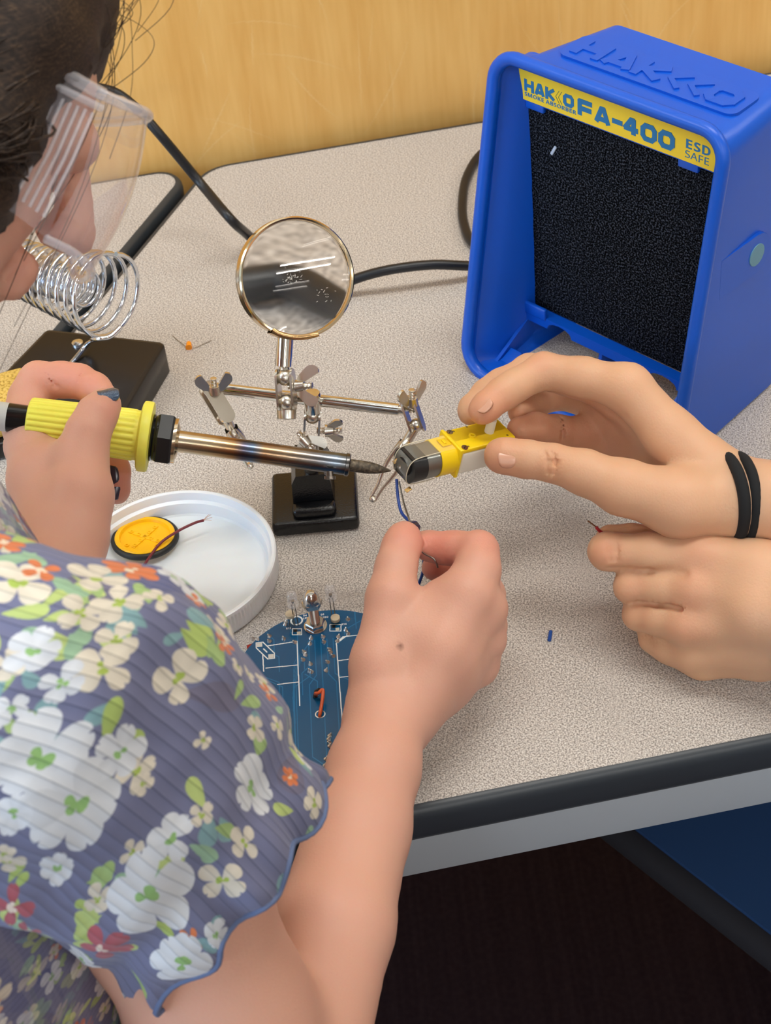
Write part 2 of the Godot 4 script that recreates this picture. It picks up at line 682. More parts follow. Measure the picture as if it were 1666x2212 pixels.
func table(pts: Array, radii: Array, label: String, top_mat: Material, legs: Array) -> void:
	var t := thing("school_table", label, "table", rm(pts[0].x, 0, pts[0].y))
	var o := rounded(pts, radii, 10)
	var n := o.size()
	var xf := Transform3D(Basis(rm(1, 0, 0), rm(0, 0, 1), Vector3.DOWN), Vector3.ZERO)      # outline x, z; depth runs down
	part(t, "tabletop", Shape.new().slab(o, -T, -T + 0.024, xf).mesh(), top_mat)
	var rubber := paint(rgb8(54, 60, 66), 0.42)
	var prof := [[-0.0005, 0.0002], [0.0022, 0.0], [0.0042, -0.0025], [0.0048, -0.007], [0.0042, -0.021], [0.0022, -0.025], [-0.004, -0.0262]]
	var rows := []
	var area := 0.0
	for i in n:
		area += o[i].cross(o[(i + 1) % n])
	for e in prof:
		var row := PackedVector3Array()
		for i in n:
			var d := (o[(i + 1) % n] - o[(i - 1 + n) % n]).normalized()
			var out := Vector2(d.y, -d.x) * (1.0 if area > 0.0 else -1.0)
			var q: Vector2 = o[i] + out * e[0]
			row.append(rm(q.x, T + e[1], q.y))
		rows.append(row)
	part(t, "edge_band", Shape.new().sheet(rows, true).mesh(), rubber)
	# steel apron under the top
	var steel := paint(rgb8(172, 178, 184), 0.45, 0.0)
	var m := pts.size()
	var cen := Vector2.ZERO
	for q in pts:
		cen += q / m
	for i in m:
		var a: Vector2 = pts[i].move_toward(cen, 0.006)
		var b: Vector2 = pts[(i + 1) % m].move_toward(cen, 0.006)
		var dir := (b - a).normalized()
		var inn := Vector2(-dir.y, dir.x) * (1.0 if area > 0.0 else -1.0)
		a += dir * 0.03 + inn * 0.004
		b += -dir * 0.03 + inn * 0.004
		var c := (a + b) * 0.5
		var bx := Transform3D(Basis(rm(dir.x, 0, dir.y), Vector3.UP, rm(dir.x, 0, dir.y).cross(Vector3.UP)), rm(c.x, T - 0.026 - 0.019, c.y))
		part(t, "apron", Shape.new().box(Vector3(a.distance_to(b), 0.038, 0.004), 0.001).mesh(), steel, true, bx)
	for q in legs:
		part(t, "leg", Shape.new().tube([rm(q.x, 0.0, q.y), rm(q.x, T - 0.03, q.y)], 0.016, 14).mesh(), steel)

func build_tables() -> void:
	var lam := laminate()
	table([Vector2(0.0186, -1.182), Vector2(0.95, -1.182), Vector2(1.35, -0.5345), Vector2(-0.3798, -0.5345)], [0.03, 0.03, 0.03, 0.03], "speckled laminate table with black rubber edge in front of wooden panel", lam, [Vector2(0.06, -1.13), Vector2(0.9, -1.13), Vector2(1.24, -0.59), Vector2(-0.28, -0.59)])
	table([Vector2(-1.35, -1.188), Vector2(0.004, -1.188), Vector2(-0.3935, -0.541), Vector2(-0.95, -0.541)], [0.03, 0.016, 0.03, 0.03], "second speckled table beyond the dark diagonal gap, behind the iron stand", lam, [Vector2(-1.26, -1.13), Vector2(-0.1, -1.14), Vector2(-0.42, -0.6), Vector2(-0.9, -0.6)])
	# chair pushed in from the right, seen under the apron
	var navy := paint(rgb8(24, 60, 104), 0.7)
	var dark := paint(rgb8(22, 19, 25), 0.85)
	var p1 := high(1385, 1812, -0.30)
	var p2 := high(1666, 2030, -0.30)
	var e := Vector3(p2.x - p1.x, 0, p2.z - p1.z).normalized()
	var f := Vector3(e.z, 0, -e.x)
	if f.x < 0:
		f = -f
	var at := p1 - e * 0.16
	var c := thing("school_chair", "dark blue chair seat with black edge pushed under the table", "chair", Vector3(at.x, 0, at.z))
	var seat := rounded([Vector2(0, 0), Vector2(0.42, 0), Vector2(0.40, 0.40), Vector2(0.02, 0.40)], [0.05, 0.05, 0.08, 0.08], 8)
	var sx := Transform3D(Basis(e, f, e.cross(f)), at)
	var up := 1.0 if e.cross(f).y > 0 else -1.0
	part(c, "seat", Shape.new().slab(seat, 0.0, 0.008 * up, sx).mesh(), navy)
	var rim := []
	for q in seat:
		rim.append(sx * Vector3(q.x, q.y, -0.008 * up))
	part(c, "seat_edge", Shape.new().tube(rim, 0.0135, 10, false, true).mesh(), dark)
	var foot: Vector3 = sx * Vector3(0.26, 0.28, 0)
	part(c, "column", Shape.new().tube([Vector3(foot.x, 0.07, foot.z), foot - Vector3(0, 0.012, 0)], 0.022, 16).mesh(), dark)
	for k in 5:
		var an := TAU * k / 5.0
		part(c, "foot", Shape.new().tube([Vector3(foot.x, 0.07, foot.z), Vector3(foot.x + cos(an) * 0.17, 0.02, foot.z + sin(an) * 0.17)], [0.018, 0.012], 10).mesh(), dark)

# ---------------------------------------------------------------- lettering drawn with strokes
const GLYPHS := {
	"H": [[[0, 0], [0, 1]], [[1, 0], [1, 1]], [[0, 0.5], [1, 0.5]]],
	"A": [[[0, 0], [0.42, 1], [0.62, 1], [1, 0]], [[0.3, 0.2], [0.72, 0.2]]],
	"K": [[[0, 0], [0, 1]], [[0.95, 1], [0.25, 0.55], [0.25, 0.45], [0.95, 0]]],
	"<": [[[0.55, 1], [0, 0.5], [0.55, 0]]],
	"O": [[[0.2, 0], [0.8, 0], [1, 0.22], [1, 0.78], [0.8, 1], [0.2, 1], [0, 0.78], [0, 0.22], [0.2, 0]]],
	"F": [[[0, 0], [0, 1], [1, 1]], [[0, 0.46], [0.9, 0.46]]],
	"-": [[[0, 0.45], [0.6, 0.45]]],
	"4": [[[0.72, 0], [0.72, 1], [0.5, 1], [0, 0.3], [1, 0.3]]],
	"0": [[[0.22, 0], [0.78, 0], [1, 0.24], [1, 0.76], [0.78, 1], [0.22, 1], [0, 0.76], [0, 0.24], [0.22, 0]]],
}

# strokes of a word on local xy, letters of that size and weight, thick along z
func word(text: String, at: Vector2, size: Vector2, gap: float, weight: float, z0: float, z1: float) -> Shape:
	var s := Shape.new()
	var lift := 0.0
	var x := at.x
	for ch in text:
		var wide := size.x * (0.62 if ch in "-<" else 1.0)
		for line in GLYPHS[ch]:
			for i in line.size() - 1:
				var a := Vector2(line[i][0], line[i][1])
				var b := Vector2(line[i + 1][0], line[i + 1][1])
				var w := weight * (0.6 if ch == "<" else 1.0)
				a = Vector2(x + w * 0.5 + a.x * (size.x - w), at.y + w * 0.5 + a.y * (size.y - w))
				b = Vector2(x + w * 0.5 + b.x * (size.x - w), at.y + w * 0.5 + b.y * (size.y - w))
				var d := (b - a).normalized() * w * 0.5
				var o := Vector2(-d.y, d.x)
				var e := d * (0.8 if line.size() == 2 else 0.55)
				s.slab(PackedVector2Array([a - e - o, b + e - o, b + e + o, a - e + o]), z0 - lift, z1 + lift)
				lift += 0.000012
		x += wide + gap
	return s

func lettering(parent: Node3D, called: String, text: String, cap: float, wide: float, xf: Transform3D, mat: Material, bold := true, depth := 0.0003, world := false) -> void:
	var f := SystemFont.new()
	f.font_names = PackedStringArray(["Droid Sans"])
	f.font_weight = 700 if bold else 400
	var t := TextMesh.new()
	t.font = f
	t.text = text
	t.font_size = 48
	t.pixel_size = 0.01
	t.depth = 1.0
	t.horizontal_alignment = HORIZONTAL_ALIGNMENT_LEFT
	t.vertical_alignment = VERTICAL_ALIGNMENT_BOTTOM
	var o := part(parent, called, t, mat, world, xf)
	var k := cap / (0.714 * 0.48)
	o.scale_object_local(Vector3(wide * k, k, depth))

# ---------------------------------------------------------------- the smoke absorber
func hood_front(y: float) -> float:
	return 0.1033 - 0.1926 * y

func hood_path(bl: float, br: float, tl: float, tr: float, top: float, rad: float, low_l: float, low_r: float) -> PackedVector2Array:
	# open outline: lower left corner, up, across the top, down to the lower right
	var out := PackedVector2Array()
	for k in 7:
		var an := PI * 1.5 - PI * 0.5 * k / 6.0
		out.append(Vector2(bl + low_l + cos(an) * low_l, low_l + sin(an) * low_l))
	for k in 6:
		out.append(Vector2(lerpf(bl, tl, (k + 1) / 7.0), lerpf(low_l, top - rad, (k + 1) / 7.0)))
	for k in 9:
		var an := PI - PI * 0.5 * k / 8.0
		out.append(Vector2(tl + rad + cos(an) * rad, top - rad + sin(an) * rad))
	for k in 6:
		out.append(Vector2(lerpf(tl + rad, tr - rad, (k + 1) / 7.0), top))
	for k in 9:
		var an := PI * 0.5 - PI * 0.5 * k / 8.0
		out.append(Vector2(tr - rad + cos(an) * rad, top - rad + sin(an) * rad))
	for k in 6:
		out.append(Vector2(lerpf(tr, br, (k + 1) / 7.0), lerpf(top - rad, low_r, (k + 1) / 7.0)))
	for k in 7:
		var an := -PI * 0.5 * k / 6.0
		out.append(Vector2(br - low_r + cos(an) * low_r, low_r + sin(an) * low_r))
	return out

func build_absorber() -> void:
	var a := thing("smoke_absorber", "blue benchtop smoke absorber with black foam filter and yellow nameplate", "smoke absorber", Vector3(0.1999, T, -0.8932), -0.842)
	var blue := paint(rgb8(4, 86, 202), 0.36, 0.0, 0.5)
	# walls: outer skin and inner skin between the slanted mouth and the back
	var fo := hood_path(-0.0905, 0.0805, -0.088, 0.079, 0.2105, 0.016, 0.016, 0.003)
	var mo := hood_path(-0.078, 0.0805, -0.074, 0.0792, 0.2105, 0.014, 0.010, 0.003)
	var bo := hood_path(-0.0640, 0.0779, -0.0562, 0.0765, 0.2118, 0.012, 0.004, 0.003)
	var fi := hood_path(-0.0865, 0.0765, -0.084, 0.0755, 0.2065, 0.013, 0.013, 0.003)
	var bi := hood_path(-0.083, 0.0750, -0.083, 0.0735, 0.2065, 0.012, 0.010, 0.003)
	var rows := []
	for e in [[bi, 0.046, false], [fi, 0.0, true], [fo, 0.0, true], [mo, -0.012, true], [bo, 0.0, false]]:
		var row := PackedVector3Array()
		for q in e[0]:
			row.append(Vector3(q.x, q.y, (hood_front(q.y) + e[1]) if e[2] else e[1]))
		rows.append(row)
	var s := Shape.new()
	s.sheet([rows[0], rows[1]])
	s.sheet([rows[1], rows[2]])
	s.sheet([rows[2], rows[3], rows[4]])
	part(a, "housing", s.mesh(), blue, false)
	# rolled rim round the mouth
	var rim := []
	var rp := hood_path(-0.0893, 0.0783, -0.0867, 0.077, 0.2088, 0.016, 0.018, 0.010)
	for q in rp:
		rim.append(Vector3(q.x, q.y + 0.001, hood_front(q.y) + 0.0005))
	part(a, "front_rim", Shape.new().tube(rim, 0.0042, 12, true, true).mesh(), blue, false)
	# floor strip behind the rim, back panel with the fan behind the filter
	part(a, "front_lip", Shape.new().box(Vector3(0.155, 0.004, 0.030), 0.001, Transform3D(Basis.IDENTITY, Vector3(-0.004, 0.0025, 0.088))).mesh(), blue, false)
	var back := hood_path(-0.0635, 0.0775, -0.0556, 0.076, 0.2113, 0.012, 0.001, 0.001)
	var bp := PackedVector2Array()
	for q in back:
		bp.append(Vector2(q.x, maxf(q.y, 0.03)))
	var bq := PackedVector2Array()
	for q in bp:
		if bq.is_empty() or bq[bq.size() - 1].distance_to(q) > 0.0005:
			bq.append(q)
	part(a, "back_panel", Shape.new().slab(bq, 0.0, 0.003).mesh(), blue, false)
	var rear := paint(rgb8(26, 30, 38), 0.6)
	part(a, "fan_duct", Shape.new().box(Vector3(0.128, 0.150, 0.034), 0.004, Transform3D(Basis.IDENTITY, Vector3(0.006, 0.118, 0.0215))).mesh(), rear, false)
	# ledge under the filter with its notches and clips
	var bar := PackedVector2Array([Vector2(-0.0855, 0.0205), Vector2(-0.0555, 0.0205)])
	for k in 7:
		var an := PI - PI * k / 6.0
		bar.append(Vector2(-0.0455 + cos(an) * 0.010, 0.0215 + sin(an) * 0.0050))
	bar.append_array(PackedVector2Array([Vector2(-0.0355, 0.0205), Vector2(0.026, 0.0205)]))
	for k in 7:
		var an := PI - PI * k / 6.0
		bar.append(Vector2(0.037 + cos(an) * 0.011, 0.0215 + sin(an) * 0.0050))
	bar.append_array(PackedVector2Array([Vector2(0.048, 0.0205), Vector2(0.076, 0.0205), Vector2(0.076, 0.028), Vector2(-0.0855, 0.028)]))
	part(a, "ledge", Shape.new().slab(bar, 0.0520, 0.0600).mesh(), blue, false)
	for x in [-0.066, 0.060]:
		part(a, "clip", Shape.new().box(Vector3(0.019, 0.0085, 0.003), 0.001, Transform3D(Basis.IDENTITY, Vector3(x, 0.0305, 0.0595))).mesh(), blue, false)
	for x in [-0.066, 0.046]:
		part(a, "clip", Shape.new().box(Vector3(0.014, 0.0055, 0.003), 0.001, Transform3D(Basis.IDENTITY, Vector3(x, 0.1765, 0.0535))).mesh(), blue, false)
	# fins that stand under the ledge
	for e in [[-0.0735, 0.098], [-0.0125, 0.062], [0.052, 0.098]]:
		var fin := PackedVector2Array([Vector2(0.030, 0.0260), Vector2(0.053, 0.0260), Vector2(0.058, 0.0212), Vector2(e[1], 0.001), Vector2(0.012, 0.001)])
		var fx := Transform3D(Basis(Vector3(0, 0, 1), Vector3(0, 1, 0), Vector3(-1, 0, 0)), Vector3(e[0], 0, 0))
		part(a, "fin", Shape.new().slab(fin, -0.0012, 0.0012, fx).mesh(), blue, false)
	part(a, "fin_step", Shape.new().box(Vector3(0.010, 0.003, 0.015), 0.0008, Transform3D(Basis(Vector3.RIGHT, 0.35), Vector3(-0.0672, 0.0045, 0.084))).mesh(), blue, false)
	# foam filter: open cells
	var foam := paint(Color.WHITE, 0.95, 0.0, 0.12)
	foam.albedo_texture = noise_map(512, 0.085, [0.0, 0.42, 0.56, 0.68, 1.0], [rgb8(4, 5, 7), rgb8(10, 11, 14), rgb8(34, 37, 44), rgb8(66, 71, 82), rgb8(96, 102, 116)], 2, 21)
	foam.uv1_triplanar = true
	foam.uv1_scale = Vector3.ONE * 14.0
	foam.heightmap_enabled = true
	foam.heightmap_texture = noise_map(512, 0.085, [0.0, 1.0], [Color.BLACK, Color.WHITE], 2, 21)
	foam.heightmap_scale = 0.16
	var fl := paint(rgb8(190, 205, 225), 0.9)
	var ff := part(a, "filter", Shape.new().box(Vector3(0.159, 0.158, 0.010), 0.0025, Transform3D(Basis.IDENTITY, Vector3(-0.004, 0.1065, 0.0475))).mesh(), foam, false)
	part(ff, "lint", Shape.new().box(Vector3(0.002, 0.0075, 0.0012), 0.0006, Transform3D(Basis(Vector3(0, 0, 1), -0.5), Vector3(-0.0535, 0.1503, 0.0528))).mesh(), fl, false)
	# nameplate
	var yellow := paint(rgb8(250, 216, 52), 0.4)
	var ink := paint(rgb8(30, 118, 178), 0.45)
	var plate := rounded([Vector2(-0.0785, 0.1795), Vector2(0.0685, 0.1795), Vector2(0.0685, 0.2005), Vector2(-0.0785, 0.2005)], [0.0012, 0.0008, 0.009, 0.002], 8)
	var z := 0.0556
	part(a, "nameplate_backing", Shape.new().slab(rounded([Vector2(-0.0825, 0.1785), Vector2(0.0730, 0.1785), Vector2(0.0730, 0.2065), Vector2(-0.0825, 0.2065)], [0.001, 0.001, 0.013, 0.002], 8), z - 0.004, z - 0.0006).mesh(), blue, false)
	var np := part(a, "nameplate", Shape.new().slab(plate, z - 0.0008, z).mesh(), yellow, false)
	var logo := word("HAK", Vector2(-0.0727, 0.1856), Vector2(0.0074, 0.0082), 0.0007, 0.0021, z, z + 0.0002)
	part(np, "lettering", logo.mesh(), ink, false)
	part(np, "lettering", word("O", Vector2(-0.0430, 0.1856), Vector2(0.0080, 0.0082), 0.001, 0.0023, z, z + 0.0002).mesh(), ink, false)
	# the pair of hollow chevrons
	var chev := Shape.new()
	for k in 2:
		var x := -0.0486 + k * 0.0020
		var path := [Vector3(x + 0.0026, 0.1938, z + 0.0001), Vector3(x, 0.1897, z + 0.0001), Vector3(x + 0.0026, 0.1856, z + 0.0001)]
		chev.tube(path, 0.0002, 5)
	part(np, "chevron", chev.mesh(), paint(rgb8(120, 140, 90), 0.5), false)
	lettering(np, "lettering", "SMOKE ABSORBER", 0.0025, 1.3, Transform3D(Basis.IDENTITY, Vector3(-0.0729, 0.1816, z)), ink)
	part(np, "lettering", word("FA-400", Vector2(-0.0322, 0.1827), Vector2(0.0113, 0.0114), 0.0012, 0.0031, z, z + 0.0002).mesh(), ink, false)
	lettering(np, "lettering", "ESD", 0.0056, 1.28, Transform3D(Basis.IDENTITY, Vector3(0.0440, 0.1862, z)), ink)
	lettering(np, "lettering", "SAFE", 0.0046, 1.22, Transform3D(Basis.IDENTITY, Vector3(0.0440, 0.1806, z)), ink, false)
	# raised panel and letters on the top
	var up := Transform3D(Basis(Vector3.RIGHT, Vector3(0, 0, -1), Vector3.UP), Vector3(0, 0, 0))
	var pad := rounded([Vector2(-0.0545, -0.0475), Vector2(0.0690, -0.0475), Vector2(0.0690, -0.0195), Vector2(-0.0545, -0.0195)], [0.006, 0.006, 0.006, 0.006], 6)
	part(a, "raised_panel", Shape.new().slab(pad, 0.2095, 0.2121, up).mesh(), blue, false)
	part(a, "raised_lettering", emboss(up).mesh(), blue, false)
	# side boss with its plug on the right wall
	var sx := Transform3D(Basis(Vector3(0, 0, -1), Vector3.UP, Vector3.RIGHT), Vector3.ZERO)
	var boss := PackedVector2Array([Vector2(-0.0660, 0.1060), Vector2(-0.0660, 0.1325)])
	for k in 9:
		var an := PI * 0.5 - PI * k / 8.0
		boss.append(Vector2(-0.0317 + cos(an) * 0.0135, 0.1185 + sin(an) * 0.0135))
	var bs := Shape.new().slab(boss, 0.070, 0.0812, sx)
	for i in bs.p.size():
		if bs.p[i].x > 0.08:
			bs.p[i].x = lerpf(0.0797, 0.0806, (0.066 - bs.p[i].z) / 0.048)
	part(a, "side_boss", bs.mesh(), blue, false)
	part(a, "plug", Shape.new().lathe([[0.0, 0.0], [0.0072, 0.0], [0.0070, 0.0009], [0.0, 0.0011]], 28, Transform3D(Basis(Vector3.UP, Vector3.RIGHT, Vector3.BACK), Vector3(0.0799, 0.1185, 0.0317))).mesh(), paint(rgb8(96, 148, 172), 0.5), false)

func emboss(up: Transform3D) -> Shape:
	var flat_word := word("HAK<<O", Vector2(-0.0490, -0.0430), Vector2(0.0205, 0.0185), 0.0010, 0.0052, 0.2110, 0.2130)
	for i in flat_word.p.size():
		flat_word.p[i] = up * flat_word.p[i]
	return flat_word

# ---------------------------------------------------------------- cords lying on the table
func build_cords() -> void:
	var rubber := paint(rgb8(24, 26, 30), 0.38)
	var pts := [deep(40, 235, 1.16), deep(150, 190, 1.18), deep(232, 194, 1.19), deep(285, 225, 1.195), deep(345, 290, 1.20), deep(430, 392, 1.225), deep(500, 475, 1.205), high(545, 517, 0.006), high(585, 572, 0.0042), high(612, 602, 0.0042), high(636, 602, 0.0042), high(660, 618, 0.0042), high(692, 636, 0.0045), high(728, 624, 0.008), high(770, 602, 0.014), high(840, 583, 0.019), high(930, 572, 0.018), high(1005, 574, 0.013), high(1060, 576, 0.006), high(1130, 570, 0.004), high(1172, 552, 0.004), high(1130, 540, 0.004)]
	pts.append_array([high(1070, 545, 0.0042), high(1022, 525, 0.0042), high(1003, 485, 0.0042), high(999, 440, 0.0042), high(1008, 385, 0.0042), high(1040, 333, 0.005), high(1100, 300, 0.012), high(1180, 320, 0.02)])
	var c := part(self, "power_cord", Shape.new().tube(curve(pts, 10), 0.0035, 14).mesh(), rubber, false)
	tag(c, "thick black power cord arching behind the magnifier and looping beside the blue smoke absorber", "cord")

# ---------------------------------------------------------------- the helping hand with its magnifier
func wing_nut(parent: Node3D, at: Vector3, axis: Vector3, wing: Vector3, size: float, m: Material) -> void:
	var s := Shape.new()
	var f := frame(at, axis, wing)
	s.lathe([[0.0, -0.0025], [0.0036, -0.0025], [0.0030, 0.0022], [0.0, 0.0026]], 16, f)
	for sg in [-1.0, 1.0]:
		var ear := PackedVector2Array([Vector2(0.0015, -0.0020), Vector2(0.0042, -0.0012)])
		for k in 9:
			var an := -0.9 + 2.6 * k / 8.0
			ear.append(Vector2(0.0062 + cos(an) * 0.0030, 0.0052 + sin(an) * 0.0034))
		ear.append(Vector2(0.0016, 0.0014))
		for i in ear.size():
			ear[i] = ear[i] * size
		var ex := Transform3D(Basis(f.basis.x * sg, f.basis.y, f.basis.z * sg), f.origin)
		s.slab(ear, -0.0008, 0.0008, ex)
	var o := part(parent, "wing_nut", s.mesh(), m)
	# threaded stud through it
	var t := Shape.new()
	var prof := [[0.0, -0.007]]
	for k in 15:
		prof.append([0.0019 if k % 2 == 0 else 0.0015, -0.007 + 0.001 * k])
	prof.append([0.0, 0.0075])
	t.lathe(prof, 10, frame(at, axis, wing))
	part(o, "stud", t.mesh(), m)

func clamp_plates(parent: Node3D, a: Vector3, b: Vector3, side: Vector3, gap: float, wide: float, m: Material) -> void:
	# two pressed plates that squeeze the balls at a and b
	var y := (b - a).normalized()
	var x := (side - y * side.dot(y)).normalized()
	var z := x.cross(y)
	var l := a.distance_to(b)
	for sg in [-1.0, 1.0]:
		var s := Shape.new()
		var o := PackedVector2Array()
		for k in 9:
			var an := PI + PI * k / 8.0
			o.append(Vector2(cos(an) * wide, sin(an) * wide))
		for k in 9:
			var an := PI * k / 8.0
			o.append(Vector2(cos(an) * wide, l + sin(an) * wide))
		# outline in the plane of z and y, thick along x
		s.slab(o, gap - 0.0006, gap + 0.0006, Transform3D(Basis(z * sg, y, x * sg), a))
		part(parent, "clamp_plate", s.mesh(), m)
	var balls := Shape.new()
	for q in [a, b]:
		balls.ball(q, Basis().scaled(Vector3.ONE * gap * 1.12), 16)
	part(parent, "joint_ball", balls.mesh(), m)

func build_helping_hand() -> void:
	var iron := triplanar(paint(rgb8(11, 12, 14), 0.26, 0.0, 0.5), null, 40.0)
	iron.normal_enabled = true
	iron.normal_texture = noise_map(512, 0.03, [], [], 3, 31, 6.0)
	iron.normal_scale = 0.45
	var steel := paint(rgb8(222, 216, 205), 0.27, 1.0)
	var bright := paint(rgb8(226, 222, 214), 0.1, 1.0)
	var g0 := high(683, 1095, 0.0)
	var t := thing("helping_hand", "nickel soldering stand with round magnifier on a black cast iron base", "helping hand", g0)
	# base: plate and saddle, squared to the frame of the photograph's table view
	var ex := (high(777, 1140, 0) - high(590, 1158, 0))
	ex.y = 0.0
	var wide := ex.length()
	ex = ex.normalized()
	var ez := Vector3(-ex.z, 0, ex.x)
	if ez.z < 0:
		ez = -ez
	var bb := Basis(ex, Vector3.UP, ex.cross(Vector3.UP))
	part(t, "base", Shape.new().box(Vector3(wide, 0.010, 0.049), 0.003, Transform3D(bb, g0 + Vector3(0, 0.005, 0))).mesh(), iron)
	var saddle := PackedVector2Array([Vector2(-0.0125, 0.009), Vector2(0.0125, 0.009), Vector2(0.0115, 0.030), Vector2(0.0085, 0.036), Vector2(-0.0085, 0.036), Vector2(-0.0115, 0.030)])
	var sd := Shape.new()
	sd.slab(saddle, -0.017, 0.012, Transform3D(bb, g0))
	part(t, "pedestal", sd.mesh(), iron)
	part(t, "pedestal_foot", Shape.new().box(Vector3(0.026, 0.008, 0.010), 0.003, Transform3D(bb, g0 + Vector3(0, 0.0125, 0) - bb.z * (-0.016 if bb.z.z > 0 else 0.016))).mesh(), iron)
	# post, plates, top cap
	var p0 := deep(672, 1000, 0.985)
	var p1 := deep(672, 962, 0.972)
	var p2 := deep(675, 898, 0.958)
	part(t, "post", Shape.new().tube([g0 + Vector3(0, 0.030, 0), p0, p1], 0.0042, 14).mesh(), steel)
	clamp_plates(t, p1, p2, CAM_R, 0.0041, 0.0048, steel)
	wing_nut(t, (p1 + p2) * 0.5 + CAM_R * 0.010, CAM_R, CAM_U - CAM_F, 0.9, steel)
	part(t, "cap", Shape.new().lathe([[0.0, -0.0052], [0.0044, -0.0052], [0.0047, -0.001], [0.0047, 0.0065], [0.0042, 0.0074], [0.0, 0.0077]], 24, frame(deep(675, 872, 0.95), CAM_U - CAM_F * 0.75)).mesh(), bright)
	# crossbar
	var r0 := deep(458, 838, 0.966)
	var r1 := deep(862, 885, 0.944)
	part(t, "crossbar", Shape.new().tube([r0, r1], 0.0034, 16).mesh(), bright)
	part(t, "bar_end", Shape.new().tube([r1, deep(880, 887, 0.943)], 0.0025, 12).mesh(), steel)
	# magnifier arm
	var b0 := deep(620, 868, 0.945)
	var b1 := deep(616, 815, 0.943)
	clamp_plates(t, b0, b1, CAM_R - CAM_F * 0.2, 0.0042, 0.0048, steel)
	wing_nut(t, (b0 + b1) * 0.5 + CAM_R * 0.008 + CAM_U * 0.002, CAM_R - CAM_F * 0.3, CAM_U, 1.25, steel)
	part(t, "swivel", Shape.new().lathe([[0.0, -0.008], [0.0052, -0.0075], [0.0056, 0.0], [0.0040, 0.0065], [0.0, 0.0075]], 20, frame(deep(619, 876, 0.95), CAM_U)).mesh(), steel)
	part(t, "handle_tube", Shape.new().lathe([[0.0, 0.0], [0.0046, 0.0], [0.0046, 0.0155], [0.0036, 0.0165], [0.0, 0.0165]], 24, frame(deep(612, 790, 0.944), deep(616, 738, 0.941) - deep(612, 790, 0.944))).mesh(), bright)
	part(t, "handle_rod", Shape.new().tube([b1, deep(613, 785, 0.944)], 0.0030, 12).mesh(), steel)
	# wing plates bent below the bar
	wing_nut(t, deep(660, 955, 0.962), CAM_R * 0.6 - CAM_U * 0.8, CAM_U, 1.1, steel)
	# ring and lens
	var lc := deep(640, 600, 0.935)
	var n := (-CAM_F + CAM_R * 0.40 - CAM_U * 0.10).normalized()
	var lf := frame(lc, n, CAM_R)
	var prof := []
	for e in [[0.0316, -0.0062], [0.0328, -0.0062], [0.0332, -0.0030], [0.0330, -0.0012], [0.0332, 0.0022], [0.0324, 0.0030], [0.0314, 0.0026], [0.0310, 0.0010], [0.0310, -0.0040], [0.0316, -0.0062]]:
		prof.append(e)
	part(t, "lens_ring", Shape.new().lathe(prof, 72, lf).mesh(), paint(rgb8(226, 205, 170), 0.14, 1.0))
	var glass := paint(Color(1, 1, 1, 0.0), 0.0)
	glass.transparency = BaseMaterial3D.TRANSPARENCY_ALPHA
	glass.refraction_enabled = true
	glass.refraction_scale = 0.05
	var lens := []
	var rad := 0.31
	for k in 13:
		var x := 0.0309 * k / 12.0
		lens.append([x, -(sqrt(rad * rad - x * x) - sqrt(rad * rad - 0.0309 * 0.0309)) - 0.0008])
	for k in 13:
		var x := 0.0309 * (12 - k) / 12.0
		lens.append([x, sqrt(rad * rad - x * x) - sqrt(rad * rad - 0.0309 * 0.0309) + 0.0008])
	part(t, "lens", Shape.new().lathe(lens, 72, lf).mesh(), glass)
	# dust and smears on the glass
	var dust := Shape.new()
	rng.seed = 5
	for k in 46:
		var q := Vector2(rng.randfn(-0.002, 0.0028), rng.randfn(0.0, 0.0028)) if k < 32 else Vector2(rng.randfn(0.017, 0.0022), rng.randfn(-0.009, 0.0026))
		var zz := sqrt(rad * rad - q.length_squared()) - sqrt(rad * rad - 0.0309 * 0.0309) + 0.0009
		var an := rng.randf() * TAU
		var l := rng.randf_range(0.0003, 0.0010)
		var p := lf.origin + lf.basis.x * q.x + lf.basis.z * (-q.y) + lf.basis.y * zz
		var d := (lf.basis.x * cos(an) + lf.basis.z * sin(an)) * l
		dust.tube([p - d, p + d], 0.00011, 4)
	var lint := part(t, "smear", dust.mesh(), paint(rgb8(226, 226, 220), 0.8))
	lint.set_meta("kind", "stuff")
	# clip that holds the ring
	var cl := Shape.new()
	var arc := []
	for k in 9:
		var an := -PI * 0.5 + 0.42 * (k - 4) / 4.0 - 0.06
		arc.append(lc + (lf.basis.x * cos(an) - lf.basis.z * sin(an) * (1.0 if lf.basis.z.dot(CAM_U) < 0 else -1.0)) * 0.0340)
	for e in [[-0.0036, 0.0036]]:
		var rows := []
		for k in arc.size():
			var away: Vector3 = (arc[k] - lc).normalized()
			rows.append(PackedVector3Array([arc[k] + n * 0.0040 - away * 0.003, arc[k] + n * 0.0040, arc[k] - n * 0.0040, arc[k] - n * 0.0040 - away * 0.003, arc[k] - n * 0.0032 - away * 0.003, arc[k] - n * 0.0032 - away * 0.0008, arc[k] + n * 0.0032 - away * 0.0008, arc[k] + n * 0.0032 - away * 0.003]))
		cl.sheet(rows, true)
	part(t, "ring_clip", cl.mesh(), paint(rgb8(206, 168, 120), 0.22, 1.0))
	# left end: clamp, wing nut, alligator clip
	end_clip(t, deep(452, 842, 0.962), deep(487, 900, 0.962), deep(540, 1006, 0.985), steel, -1.0)
	end_clip(t, deep(884, 872, 0.940), deep(900, 918, 0.943), deep(806, 1078, 0.955), steel, 1.0)

